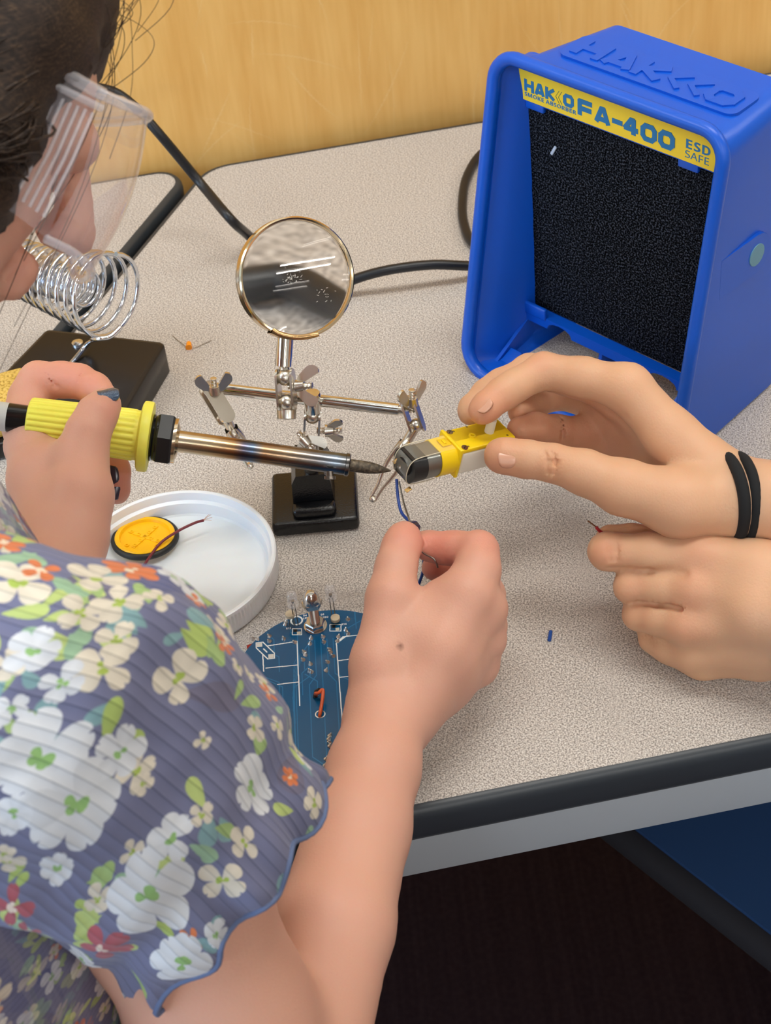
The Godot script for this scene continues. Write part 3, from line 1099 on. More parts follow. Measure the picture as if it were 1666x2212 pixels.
func end_clip(t: Node3D, a: Vector3, b: Vector3, tip: Vector3, m: Material, side: float) -> void:
	clamp_plates(t, a, b, CAM_U * 0.9 - CAM_F * 0.35 + CAM_R * 0.35 * side, 0.0034, 0.0046, m)
	wing_nut(t, a.lerp(b, 0.35) - CAM_F * 0.004 + CAM_U * 0.0055, -CAM_F * 0.6 + CAM_U * 0.8, CAM_R + CAM_U * (0.35 if side < 0 else 1.6), 1.15, m)
	# alligator clip: two tapered jaws on a socket
	var d := (tip - b).normalized()
	var l := b.distance_to(tip)
	var up := (-CAM_F - d * (-CAM_F).dot(d)).normalized()
	var across := d.cross(up)
	part(t, "clip_socket", Shape.new().tube([b, b + d * l * 0.28], 0.0028, 12).mesh(), m)
	for sg in [-1.0, 1.0]:
		var rows := []
		for k in 9:
			var s := k / 8.0
			var p: Vector3 = b + d * l * (0.24 + 0.76 * s) + across * sg * (0.0012 + 0.0018 * sin(PI * minf(s * 1.3, 1.0)))
			var w := lerpf(0.0038, 0.0013, s)
			var h := lerpf(0.0026, 0.0009, s)
			rows.append(PackedVector3Array([p + up * w, p + up * w * 0.6 + across * sg * h, p - up * w * 0.6 + across * sg * h, p - up * w, p - up * w * 0.6 - across * sg * 0.0004, p + up * w * 0.6 - across * sg * 0.0004]))
		var s2 := Shape.new()
		s2.sheet(rows, true)
		part(t, "jaw", s2.mesh(), m)
	part(t, "jaw_tip", Shape.new().ball(tip, Basis().scaled(Vector3.ONE * 0.0022), 10).mesh(), m)
	part(t, "clip_lever", Shape.new().tube(curve([b + d * l * 0.20 + up * 0.004, b + d * l * 0.30 + up * 0.0055, b + d * l * 0.45 + up * 0.003], 4), [0.0026, 0.0028, 0.003, 0.0032, 0.003, 0.0026, 0.0022, 0.0018, 0.0014], 10).mesh(), m)

# ---------------------------------------------------------------- the soldering iron
func build_iron() -> void:
	var a := deep(0, 899, 0.897)
	var tip := deep(844, 1017, 0.912)
	var axis := (tip - a).normalized()
	var total := a.distance_to(tip)
	var f := frame(a, axis, -CAM_F)
	var k := total / 844.0            # metres along the axis for each surveyed pixel
	var t := thing("soldering_iron", "soldering iron with fluted lime yellow grip and heat stained barrel held in the hand", "soldering iron", a)
	var black := paint(rgb8(18, 18, 20), 0.16)
	part(t, "grip_band", Shape.new().lathe([[0.0, -170 * k], [0.0077, -170 * k], [0.0077, 17 * k], [0.0, 17 * k]], 28, f).mesh(), paint(rgb8(196, 198, 194), 0.35))
	part(t, "core", Shape.new().lathe([[0.0, 17 * k], [0.0077, 17 * k], [0.0077, 70 * k], [0.0, 70 * k]], 28, f).mesh(), black)
	var lime := paint(rgb8(240, 234, 92), 0.42, 0.0, 0.45)
	lime.subsurf_scatter_enabled = true
	lime.subsurf_scatter_strength = 0.12
	var prof := [[0.0, 60 * k], [0.0105, 60 * k], [0.0118, 63 * k], [0.0123, 68 * k, 1], [0.0128, 140 * k, 1], [0.0134, 210 * k, 1], [0.0138, 286 * k, 1], [0.0133, 290 * k], [0.0133, 296 * k]]
	prof.append_array([[0.0172, 299 * k], [0.0186, 302 * k], [0.0188, 306 * k], [0.0188, 318 * k], [0.0183, 322 * k], [0.0120, 324 * k], [0.0, 324 * k]])
	part(t, "grip", Shape.new().lathe(prof, 168, f, 24, 0.0011).mesh(), lime)
	part(t, "collar", Shape.new().lathe([[0.0, 322 * k], [0.0122, 322 * k], [0.0126, 327 * k], [0.0118, 330 * k], [0.0124, 334 * k], [0.0124, 340 * k], [0.0, 340 * k]], 36, f).mesh(), black)
	var hex := Shape.new()
	hex.lathe([[0.0, 336 * k], [0.0138, 336 * k], [0.0146, 340 * k], [0.0146, 367 * k], [0.0138, 371 * k], [0.0, 371 * k]], 6, f)
	part(t, "hex_nut", hex.mesh(), paint(rgb8(30, 32, 35), 0.32))
	var chrome := paint(rgb8(205, 188, 160), 0.16, 1.0)
	part(t, "washer", Shape.new().lathe([[0.0, 371 * k], [0.0120, 371 * k], [0.0120, 378 * k], [0.0100, 379 * k], [0.0075, 383 * k], [0.0, 383 * k]], 36, f).mesh(), chrome)
	# barrel: heat has stained the steel straw, brown and blue in bands
	var heat := paint(Color.WHITE, 0.24, 1.0)
	var gr := Gradient.new()
	gr.offsets = PackedFloat32Array([0.0, 0.2, 0.32, 0.38, 0.43, 0.50, 0.62, 0.8, 0.92, 1.0])
	gr.colors = PackedColorArray([rgb8(196, 182, 160), rgb8(186, 164, 130), rgb8(160, 124, 88), rgb8(92, 88, 104), rgb8(88, 104, 128), rgb8(142, 112, 84), rgb8(150, 128, 104), rgb8(116, 112, 112), rgb8(120, 132, 146), rgb8(96, 92, 88)])
	var gt := GradientTexture2D.new()
	gt.gradient = gr
	gt.width = 256
	gt.height = 4
	gt.fill_from = Vector2(0, 0)
	gt.fill_to = Vector2(1, 0)
	heat.albedo_texture = gt
	var b := Shape.new()
	b.lathe([[0.0, 381 * k], [0.0058, 381 * k], [0.0058, 440 * k], [0.0058, 500 * k], [0.0058, 560 * k], [0.0058, 620 * k], [0.0058, 680 * k], [0.0058, 744 * k], [0.0062, 745 * k], [0.0062, 752 * k], [0.0055, 754 * k], [0.0, 754 * k]], 40, f)
	for i in b.p.size():
		b.uv[i] = Vector2(((b.p[i] - a).dot(axis) / k - 381.0) / 373.0, 0.5)
	b.has_uv = true
	part(t, "barrel", b.mesh(), heat)
	var worn := triplanar(paint(Color.WHITE, 0.55, 0.6), noise_map(256, 0.05, [0.0, 0.45, 0.7, 1.0], [rgb8(50, 46, 42), rgb8(84, 76, 66), rgb8(120, 108, 90), rgb8(150, 140, 122)], 3, 8), 30.0)
	part(t, "tip", Shape.new().lathe([[0.0, 752 * k], [0.0031, 752 * k], [0.0034, 760 * k], [0.0033, 796 * k], [0.0026, 815 * k], [0.0012, 835 * k], [0.0004, 844 * k], [0.0, 845 * k]], 28, f).mesh(), worn)
	var sc := frame(deep(713, 1018, 0.9), -CAM_U)
	part(t, "set_screw", Shape.new().lathe([[0.0, 0.0], [0.0018, 0.0], [0.0018, 0.0025], [0.0030, 0.0026], [0.0030, 0.0042], [0.0012, 0.0044], [0.0, 0.0036]], 16, sc).mesh(), paint(rgb8(120, 112, 104), 0.3, 1.0))

# ---------------------------------------------------------------- the iron stand
func build_stand() -> void:
	var g0 := high(200, 800, 0.0)
	var t := thing("iron_stand", "soldering iron stand with chrome spring coil on a black metal base", "iron stand", g0)
	var black := paint(rgb8(26, 25, 26), 0.30)
	var h := 0.023
	var c := [high(-90, 905, h), high(100, 709, h), high(358, 738, h), high(258, 905, h)]
	var outline := []
	for q in c:
		outline.append(Vector2(q.x, -q.z))
	var top := rounded(outline, [0.004, 0.004, 0.004, 0.004], 5)
	var xf := Transform3D(Basis(Vector3.RIGHT, Vector3.FORWARD, Vector3.UP), Vector3(0, T, 0))
	var s := Shape.new()
	var rows := []
	var cen := Vector2.ZERO
	for q in top:
		cen += q / top.size()
	for e in [[0.004, h], [0.0012, h - 0.0004], [0.0, h - 0.002], [0.0, 0.0005], [0.003, 0.0]]:
		var row := PackedVector3Array()
		for q in top:
			row.append(xf * Vector3(q.move_toward(cen, e[0]).x, q.move_toward(cen, e[0]).y, e[1]))
		rows.append(row)
	s.sheet(rows, true)
	var lid := PackedVector2Array()
	for q in top:
		lid.append(q.move_toward(cen, 0.0038))
	s.slab(lid, h - 0.0015, h + 0.00001, xf)
	part(t, "base", s.mesh(), black)
	# chrome spring: an outer funnel of widening turns and a tighter inner coil
	var chrome := paint(rgb8(228, 232, 238), 0.08, 1.0)
	var axis := Vector3(0.78, 0.05, 0.62).normalized()
	var mouth := deep(240, 641, 1.085)
	var f := frame(mouth, axis, Vector3.UP)
	var pts := []
	var turns := 11
	for i in turns * 28 + 1:
		var tt := float(i) / 28.0
		var an := TAU * tt + 0.5
		var back := 0.0088 * tt
		var rad := lerpf(0.0275, 0.0185, clampf(tt / 8.0, 0.0, 1.0))
		pts.append(f * Vector3(cos(an) * rad, -back, sin(an) * rad))
	part(t, "spring", Shape.new().tube(pts, 0.00155, 8).mesh(), chrome)
	pts = []
	for i in 12 * 24 + 1:
		var tt := float(i) / 24.0
		var an := TAU * tt
		pts.append(f * Vector3(cos(an) * 0.0115, -0.020 - 0.0042 * tt, sin(an) * 0.0115 ))
	part(t, "inner_spring", Shape.new().tube(pts, 0.0012, 7).mesh(), chrome)
	part(t, "support_wire", Shape.new().tube(curve([deep(262, 706, 1.078), deep(238, 727, 1.08), deep(205, 733, 1.083), high(190, 742, h + 0.008), high(165, 772, h + 0.002), high(140, 800, h + 0.0016)], 8), 0.0017, 10).mesh(), chrome)
	part(t, "screw", Shape.new().lathe([[0.0, 0.0], [0.0042, 0.0], [0.0038, 0.0018], [0.0018, 0.0026], [0.0, 0.0028]], 18, Transform3D(Basis.IDENTITY, high(168, 744, h))).mesh(), chrome)
	part(t, "bracket", Shape.new().tube([deep(58, 650, 1.12), deep(72, 612, 1.122), deep(84, 584, 1.124)], 0.005, 10).mesh(), black)
	# tray with the damp sponge
	var tray := high(-40, 930, 0.004)
	part(t, "tray", Shape.new().box(Vector3(0.085, 0.012, 0.062), 0.003, Transform3D(Basis(Vector3.UP, 0.25), tray + Vector3(0, 0.003, 0))).mesh(), black)
	var sp := triplanar(paint(Color.WHITE, 0.95), noise_map(256, 0.06, [0.0, 0.35, 0.5, 1.0], [rgb8(110, 84, 36), rgb8(206, 166, 70), rgb8(226, 190, 96), rgb8(238, 206, 120)], 3, 14), 22.0)
	sp.heightmap_enabled = true
	sp.heightmap_texture = noise_map(256, 0.06, [0.0, 1.0], [Color.BLACK, Color.WHITE], 3, 14)
	sp.heightmap_scale = 0.1
	var q := part(self, "sponge", Shape.new().box(Vector3(0.074, 0.014, 0.052), 0.003, Transform3D(Basis(Vector3.UP, 0.25), tray + Vector3(0.0, 0.0162, 0))).mesh(), sp, false)
	tag(q, "tan cleaning sponge showing at the left edge behind the hand", "sponge")

# ---------------------------------------------------------------- the geared motor
func build_motor() -> void:
	var px := (CAM_R * 0.80 + CAM_U * 0.22 + CAM_F * 0.50).normalized()
	var py := CAM_R * 0.17 + CAM_U * 0.76 - CAM_F * 0.61
	py = (py - px * px.dot(py)).normalized()
	var pz := px.cross(py)
	var o := deep(999, 974, 0.905)                # front left corner of the top face
	var b := Basis(px, py, pz)
	var f := Transform3D(b, o)                    # local: x along, y up out of the top, z to the front; the box lies at z < 0, y < 0
	var t := thing("gear_motor", "yellow geared hobby motor with white side cover held between thumb and fingers", "motor", o)
	var yel := paint(rgb8(252, 212, 20), 0.34)
	yel.subsurf_scatter_enabled = true
	yel.subsurf_scatter_strength = 0.08
	var white := paint(rgb8(238, 236, 222), 0.45)
	var w := 0.0185
	var hh := 0.0165
	var l := 0.0365
	part(t, "gearbox", Shape.new().box(Vector3(l, hh, w * 0.62), 0.0012, f * Transform3D(Basis.IDENTITY, Vector3(l * 0.5, -hh * 0.5, -w + w * 0.31))).mesh(), yel)
	var lidp := Shape.new().box(Vector3(l, 0.003, w), 0.0011, f * Transform3D(Basis.IDENTITY, Vector3(l * 0.5, -0.0015, -w * 0.5)))
	part(t, "gearbox_top", lidp.mesh(), yel)
	part(t, "side_cover", Shape.new().box(Vector3(l - 0.0015, hh - 0.0028, w * 0.5), 0.0012, f * Transform3D(Basis.IDENTITY, Vector3(l * 0.5 + 0.0006, -hh * 0.5 - 0.0013, -w * 0.25 + 0.0003))).mesh(), white)
	part(t, "end_flange", Shape.new().box(Vector3(0.0022, hh + 0.0022, w + 0.0016), 0.0008, f * Transform3D(Basis.IDENTITY, Vector3(-0.0004, -hh * 0.5 - 0.0003, -w * 0.5))).mesh(), yel)
	# collar that holds the can, the can, its black cap
	var mid := Vector3(0, -hh * 0.5 - 0.0006, -w * 0.5)
	var can := func(r: float, flatness: float) -> PackedVector2Array:
		var q := PackedVector2Array()
		for k in 40:
			var an := TAU * k / 40.0
			q.append(Vector2(clampf(cos(an) * r, -flatness, flatness), sin(an) * r))
		return q
	# outline in the plane of y and z, drawn out along x
	var cx := f * Transform3D(Basis(Vector3(0, 1, 0), Vector3(0, 0, 1), Vector3(1, 0, 0)), mid)
	part(t, "motor_collar", Shape.new().slab(can.call(0.0103, 0.0082), -0.0118, 0.0, cx).mesh(), yel)
	var tin := paint(rgb8(150, 152, 148), 0.34, 1.0)
	part(t, "motor_can", Shape.new().slab(can.call(0.0098, 0.0076), -0.0215, -0.0110, cx).mesh(), tin)
	var blk := paint(rgb8(30, 31, 33), 0.36)
	part(t, "end_cap", Shape.new().slab(can.call(0.0099, 0.0077), -0.0295, -0.0205, cx).mesh(), blk)
	part(t, "end_boss", Shape.new().lathe([[0.0, 0.0], [0.0056, 0.0], [0.0052, 0.0016], [0.0, 0.0018]], 24, f * Transform3D(Basis(Vector3(0, 1, 0), Vector3(-1, 0, 0), Vector3(0, 0, 1)), mid + Vector3(-0.0295, 0, 0))).mesh(), blk)
	part(t, "shaft_end", Shape.new().lathe([[0.0, 0.0], [0.0010, 0.0], [0.0010, 0.0012], [0.0, 0.0016]], 12, f * Transform3D(Basis(Vector3(0, 1, 0), Vector3(-1, 0, 0), Vector3(0, 0, 1)), mid + Vector3(-0.0312, 0, 0))).mesh(), paint(rgb8(220, 215, 205), 0.15, 1.0))
	# clear plastic strap that wraps the can and cap
	var film := paint(Color(0.98, 0.96, 0.88, 0.12), 0.1)
	film.transparency = BaseMaterial3D.TRANSPARENCY_ALPHA
	var sw := Shape.new()
	var path := [Vector3(-0.002, 0.0088, 0.0), Vector3(-0.012, 0.0089, 0.0), Vector3(-0.0256, 0.0086, 0.0), Vector3(-0.0306, 0.0062, 0.0), Vector3(-0.0320, 0.0, 0.0), Vector3(-0.0306, -0.0062, 0.0), Vector3(-0.0256, -0.0086, 0.0), Vector3(-0.012, -0.0089, 0.0), Vector3(-0.002, -0.0088, 0.0)]
	var fr := []
	for q in path:
		fr.append(PackedVector3Array([f * (mid + q + Vector3(0, 0, -0.0062)), f * (mid + q + Vector3(0, 0, 0.0062))]))
	sw.sheet(fr)
	part(t, "clear_strap", sw.mesh(), film)
	# the strap's edges catch the light
	var se := Shape.new()
	for s in [-0.0062, 0.0062]:
		var e := []
		for q in path.slice(1, 8):
			e.append(f * (mid + q + Vector3(0, 0, s)))
		se.tube(curve(e, 5), 0.00028, 5)
	part(t, "strap_edge", se.mesh(), paint(rgb8(222, 214, 190), 0.3))
	# terminals with solder, brass tabs
	var brass := paint(rgb8(206, 170, 110), 0.25, 1.0)
	for e in [Vector3(-0.0295, -0.0035, 0.0085), Vector3(-0.0295, 0.0050, -0.0060)]:
		part(t, "terminal", Shape.new().box(Vector3(0.0035, 0.0007, 0.0024), 0.0002, f * Transform3D(Basis(Vector3(0, 0, 1), 0.5), mid + e + Vector3(-0.001, -0.006, 0))).mesh(), brass)
	# top details: axle, ring, screws, slot, latch
	part(t, "axle", Shape.new().lathe([[0.0, -0.002], [0.0027, -0.002], [0.0026, 0.0082], [0.0, 0.0084]], 20, f * Transform3D(Basis.IDENTITY, Vector3(0.0245, 0.0, -0.0092))).mesh(), white)
	part(t, "ring", Shape.new().lathe([[0.0009, 0.0], [0.0021, 0.0], [0.0020, 0.0006], [0.0010, 0.0006], [0.0009, 0.0]], 18, f * Transform3D(Basis.IDENTITY, Vector3(0.0130, 0.0, -0.0092))).mesh(), yel)
	var scr := paint(rgb8(170, 160, 140), 0.25, 1.0)
	for q in [Vector2(0.0030, -0.0020), Vector2(0.0030, -0.0162)]:
		var sc := Shape.new().lathe([[0.0, 0.0], [0.0019, 0.0], [0.0018, 0.0004], [0.0, 0.0005]], 16, f * Transform3D(Basis.IDENTITY, Vector3(q.x, 0.0, q.y)))
		var so := part(t, "screw", sc.mesh(), scr)
		part(so, "slot", Shape.new().box(Vector3(0.0026, 0.0002, 0.0004), 0.0, f * Transform3D(Basis(Vector3.UP, 0.7), Vector3(q.x, 0.00055, q.y))).mesh(), blk)
	for q in [Vector2(0.0055, -0.0162), Vector2(0.0055, -0.0022), Vector2(0.0150, -0.0172), Vector2(0.0325, -0.0030)]:
		part(t, "pin_hole", Shape.new().lathe([[0.0, 0.0], [0.0007, 0.0], [0.0, 0.0002]], 10, f * Transform3D(Basis.IDENTITY, Vector3(q.x, 0.0, q.y))).mesh(), paint(rgb8(120, 96, 10), 0.6))
	var latch := paint(rgb8(236, 196, 30), 0.3)
	part(t, "latch", Shape.new().box(Vector3(0.0060, 0.0008, 0.0062), 0.0003, f * Transform3D(Basis.IDENTITY, mid + Vector3(-0.0052, 0.0088, -0.0005))).mesh(), latch)
	part(t, "latch_tooth", Shape.new().box(Vector3(0.0016, 0.0010, 0.0034), 0.0003, f * Transform3D(Basis.IDENTITY, mid + Vector3(-0.0055, 0.0094, -0.0005))).mesh(), yel)
	# loose wires from the motor down to the pinching fingers
	var blue := paint(rgb8(22, 66, 150), 0.35)
	var w1 := part(self, "wire", Shape.new().tube(curve([deep(857, 1036, 0.913), deep(860, 1075, 0.908), deep(868, 1108, 0.903), deep(889, 1132, 0.896), deep(903, 1165, 0.897), deep(914, 1195, 0.902), deep(915, 1230, 0.908), deep(905, 1262, 0.914)], 8), 0.00085, 8).mesh(), blue, false)
	tag(w1, "blue insulated wire hanging from the motor into the pinching fingers", "wire")
	var w2 := part(self, "wire", Shape.new().tube(curve([deep(862, 1040, 0.910), deep(872, 1085, 0.902), deep(884, 1122, 0.889), deep(898, 1165, 0.882), deep(912, 1192, 0.880), deep(938, 1208, 0.876), deep(946, 1226, 0.878)], 8), 0.0005, 7).mesh(), paint(rgb8(150, 146, 138), 0.28, 1.0), false)
	tag(w2, "bare grey solder wire pinched between thumb and finger", "wire")

# ---------------------------------------------------------------- the white lid and what lies in it
func build_lid() -> void:
	var c := Vector3(-0.125, T, -0.7202)
	var t := thing("jar_lid", "large white plastic jar lid lying open side up beside the floral sleeve", "lid", c)
	var white := paint(rgb8(232, 236, 240), 0.38)
	white.subsurf_scatter_enabled = true
	white.subsurf_scatter_strength = 0.1
	var prof := [[0.0, 0.0], [0.0575, 0.0], [0.0590, 0.0012], [0.0597, 0.003, 1], [0.0600, 0.008, 1], [0.0600, 0.0135, 1], [0.0600, 0.0150], [0.0597, 0.0168], [0.0588, 0.0172], [0.0572, 0.0168], [0.0568, 0.0150], [0.0566, 0.0115], [0.0545, 0.0105], [0.0541, 0.0075], [0.0535, 0.0032], [0.0525, 0.0022], [0.0, 0.0020]]
	part(t, "lid_shell", Shape.new().lathe(prof, 480, Transform3D.IDENTITY, 160, 0.0007).mesh(), white, false)
	# the small yellow wheel
	var wc := high(314, 1164, 0.0052)
	var wheel := thing("robot_wheel", "small yellow plastic wheel with thin black rubber tyre lying in the white lid", "wheel", wc)
	var yel := paint(rgb8(252, 190, 0), 0.4)
	yel.subsurf_scatter_enabled = true
	yel.subsurf_scatter_strength = 0.08
	var tilt := Transform3D(Basis(Vector3.RIGHT, -0.10) * Basis(Vector3.BACK, -0.04), Vector3(0, 0.0006, 0))
	part(wheel, "disc", Shape.new().lathe([[0.0, -0.0028], [0.0175, -0.0028], [0.0180, -0.0020], [0.0180, 0.0022], [0.0174, 0.0028], [0.0152, 0.0028], [0.0146, 0.0010], [0.0, 0.0008]], 72, tilt).mesh(), yel, false)
	var tyre := []
	for k in 72:
		var an := TAU * k / 72.0
		tyre.append(tilt * Vector3(cos(an) * 0.0183, 0.0, sin(an) * 0.0183))
	part(wheel, "tyre", Shape.new().tube(tyre, 0.0021, 10, false, true).mesh(), paint(rgb8(28, 28, 26), 0.5), false)
	for k in 10:
		var an := 0.6 + TAU * (k % 4) / 4.0 + (0.35 if k > 7 else 0.0)
		var r: float = [0.0045, 0.0045, 0.0045, 0.0045, 0.0098, 0.0098, 0.0098, 0.0098, 0.0128, 0.0128][k]
		part(wheel, "stud_ring", Shape.new().lathe([[0.0006, 0.0006], [0.0015, 0.0006], [0.0014, 0.0018], [0.0007, 0.0018], [0.0006, 0.0006]], 14, tilt * Transform3D(Basis.IDENTITY, Vector3(cos(an) * r, 0, sin(an) * r))).mesh(), yel, false)
	var cross := Shape.new()
	for k in 2:
		cross.box(Vector3(0.024, 0.0009, 0.0026), 0.0003, tilt * Transform3D(Basis(Vector3.UP, -0.6 + PI * 0.5 * k), Vector3(0, 0.0010, 0)))
	part(wheel, "spoke_cross", cross.mesh(), yel, false)
	var wire := thing("wire", "short dark red wire with frayed end lying across the yellow wheel", "wire", high(380, 1160, 0.01))
	var red := paint(rgb8(112, 30, 42), 0.35)
	part(wire, "insulation", Shape.new().tube(curve([high(300, 1240, 0.009), high(322, 1205, 0.0095), high(348, 1172, 0.0105), high(385, 1147, 0.0125), high(420, 1130, 0.013), high(440, 1124, 0.0125)], 8), 0.00085, 8).mesh(), red)
	var cu := paint(rgb8(206, 170, 150), 0.3, 1.0)
	for e in [[456, 1112], [458, 1118], [452, 1111], [457, 1124]]:
		part(wire, "strand", Shape.new().tube([high(439, 1124, 0.0125), high((439 + e[0]) * 0.5, (1124 + e[1]) * 0.5 - 1, 0.0128), high(e[0], e[1], 0.012)], 0.00016, 5).mesh(), cu)

# ---------------------------------------------------------------- the circuit board
func build_board() -> void:
	# local axes on the board: x to the right, y away from the viewer
	var c := high(705, 1467, 0.010)
	var yy := high(690, 1350, 0.010) - high(700, 1545, 0.010)
	yy.y = 0
	yy = yy.normalized()
	var xx := Vector3(-yy.z, 0, yy.x)
	if xx.x < 0:
		xx = -xx
	var f := Transform3D(Basis(xx, yy, Vector3.UP), c)
	if xx.cross(yy).y < 0:
		f.basis.z = Vector3.UP
	var inv := f.affine_inverse()
	var loc := func(x: float, y: float) -> Vector2:
		var q := inv * high(x, y, 0.0116)
		return Vector2(q.x, q.y)
	var t := thing("circuit_board", "blue rounded robot circuit board with soldered joints, tall bolt and two clear LEDs", "circuit board", c)
	var r := 0.050
	var out := PackedVector2Array()
	for k in 33:
		out.append(Vector2.from_angle(PI * k / 32.0) * r)
	out.append_array(PackedVector2Array([Vector2(-0.050, -0.012), Vector2(-0.032, -0.014), Vector2(-0.032, -0.046), Vector2(-0.046, -0.048), Vector2(-0.040, -0.070), Vector2(0.040, -0.070), Vector2(0.046, -0.048), Vector2(0.032, -0.046), Vector2(0.032, -0.014), Vector2(0.050, -0.012)]))
	# print: solder mask, traces, white lines
	var n := 1024
	var im := Image.create(n, n, false, Image.FORMAT_RGB8)
	im.fill(rgb8(0, 78, 122))
	var pix := func(q: Vector2) -> Vector2:
		return Vector2((q.x + 0.055) / 0.13, (q.y + 0.075) / 0.13) * n
	var stroke := func(pts: Array, wide: int, col: Color) -> void:
		for i in pts.size() - 1:
			var a: Vector2 = pix.call(pts[i])
			var b: Vector2 = pix.call(pts[i + 1])
			var m := int(a.distance_to(b)) + 1
			for k in m + 1:
				var q := a.lerp(b, float(k) / m)
				im.fill_rect(Rect2i(int(q.x - wide * 0.5), int(q.y - wide * 0.5), wide, wide), col)
	var trace := rgb8(22, 108, 158)
	for k in 5:
		var x := -0.0085 + k * 0.0034
		var sp := (k - 2) * 0.0016
		stroke.call([Vector2(x, 0.028), Vector2(x, 0.002), Vector2(x + sp * 2.4, -0.004), Vector2(x + sp * 2.4, -0.052 - k * 0.002), Vector2(x * 0.6, -0.060), Vector2(x * 0.6, -0.070)], 4, trace)
	rng.seed = 41
	for k in 22:
		var q := Vector2(rng.randf_range(-0.045, 0.045), rng.randf_range(-0.02, 0.045))
		var d := Vector2(0, rng.randf_range(0.006, 0.016))
		var e := Vector2(rng.randf_range(-0.010, 0.010), 0.006)
		stroke.call([q, q + d, q + d + e], 4, trace)
	for k in 7:
		stroke.call([Vector2(-0.014 + k * 0.0001, 0.020 - k * 0.001), Vector2(-0.017 - k * 0.0002, 0.012 - k * 0.004), Vector2(-0.0175, -0.060)], 2, trace)
	var silk := rgb8(226, 232, 232)
	for line in [[[566, 1397], [642, 1385], [648, 1524]], [[644, 1436], [575, 1443]], [[646, 1473], [600, 1478]], [[780, 1371], [742, 1375], [727, 1389], [740, 1560]], [[731, 1427], [775, 1421]], [[733, 1463], [770, 1459]], [[567, 1397], [570, 1450]], [[730, 1388], [745, 1376], [752, 1372]]]:
		var q := []
		for e in line:
			q.append(loc.call(e[0], e[1]))
		stroke.call(q, 5, silk)
	for box in [[632, 1358, 652, 1371], [713, 1349, 737, 1363]]:
		var q := []
		for e in [[box[0], box[1]], [box[2], box[1]], [box[2], box[3]], [box[0], box[3]], [box[0], box[1]]]:
			q.append(loc.call(e[0], e[1]))
		stroke.call(q, 4, silk)
		stroke.call([q[0].lerp(q[2], 0.3), q[0].lerp(q[2], 0.34)], 16, rgb8(30, 34, 40))
		stroke.call([q[0].lerp(q[2], 0.68), q[0].lerp(q[2], 0.7)], 16, rgb8(200, 196, 180))
	var pad := [[561, 1393], [586, 1417], [566, 1400], [582, 1422]]
	var pq := []
	for e in pad:
		pq.append(loc.call(e[0], e[1]))
	stroke.call([pq[0], pq[1]], 34, silk)
	stroke.call([pq[0], pq[1]], 26, rgb8(0, 78, 122))
	stroke.call([pq[0], pq[0]], 24, rgb8(206, 206, 200))
	stroke.call([pq[1], pq[1]], 24, rgb8(206, 206, 200))
	stroke.call([pq[0].lerp(pq[1], 0.35), pq[0].lerp(pq[1], 0.65)], 5, silk)
	var board := paint(Color.WHITE, 0.22, 0.0, 0.5)
	board.albedo_texture = ImageTexture.create_from_image(im)
	var s := Shape.new().slab(out, 0.0, 0.0016, f)
	for i in s.p.size():
		var q := pix.call(Vector2((inv * s.p[i]).x, (inv * s.p[i]).y)) as Vector2
		s.uv[i] = q / n
	s.has_uv = true
	part(t, "board", s.mesh(), board)
	# the parts beneath that it rests on
	for q in [Vector2(-0.03, 0.02), Vector2(0.03, 0.02), Vector2(0.0, -0.06)]:
		var b: Vector3 = f * Vector3(q.x, q.y, 0)
		part(t, "standoff", Shape.new().box(Vector3(0.008, 0.0100, 0.008), 0.001, Transform3D(Basis.IDENTITY, b + Vector3(0, -0.005, 0))).mesh(), paint(rgb8(20, 22, 24), 0.5))
	for e in [["D4", 655, 1333], ["LED1", 655, 1339], ["D5", 693, 1331], ["LED2", 695, 1337], ["R13", 618, 1361], ["R14", 738, 1352]]:
		var q := loc.call(e[1], e[2]) as Vector2
		lettering(t, "silkscreen_lettering", e[0], 0.0013, 0.9, f * Transform3D(Basis.IDENTITY, Vector3(q.x, q.y, 0.0016)), paint(silk, 0.6), true, 0.0001, true)
	# solder joints with clipped leads
	var tin := paint(rgb8(224, 222, 216), 0.28, 1.0)
	for e in [[546, 1380], [557, 1381], [582, 1375], [582, 1386], [613, 1380], [616, 1349], [618, 1344], [637, 1388], [672, 1379], [670, 1391], [698, 1376], [700, 1387], [731, 1376], [729, 1385], [747, 1361], [752, 1369], [657, 1409], [660, 1415], [655, 1426], [671, 1435], [669, 1450], [673, 1452], [712, 1404], [714, 1410], [720, 1418], [708, 1431], [705, 1449], [713, 1590], [711, 1597], [712, 1606], [713, 1612], [752, 1338], [705, 1640], [703, 1654], [709, 1662]]:
		var at := high(e[0], e[1], 0.0116)
		var j := Shape.new().lathe([[0.0, 0.0], [0.0014, 0.0], [0.0012, 0.0006], [0.0007, 0.0011], [0.0004, 0.0022], [0.0, 0.0024]], 12, Transform3D(Basis(Vector3(0.3, 0, 1).normalized(), sin(e[0] * 3.1) * 0.4), at))
		part(t, "solder_joint", j.mesh(), tin)
	# bolt with nuts and a domed cap nut
	var steel := paint(rgb8(214, 212, 208), 0.18, 1.0)
	var wider := Transform3D(Basis().scaled(Vector3(1.25, 1.0, 1.25)), Vector3.ZERO)
	var foot := high(682, 1353, 0.0116)
	var th := [[0.0, -0.004]]
	for k in 58:
		th.append([0.00235 if k % 2 == 0 else 0.0020, -0.004 + 0.00042 * k])
	th.append([0.0, 0.0205])
	var bolt := part(t, "bolt", Shape.new().lathe(th, 20, wider).mesh(), steel, true, Transform3D(Basis.IDENTITY, foot))
	part(bolt, "washer", Shape.new().lathe([[0.0, 0.0], [0.0052, 0.0], [0.0052, 0.0008], [0.0, 0.0008]], 28, wider).mesh(), steel, false)
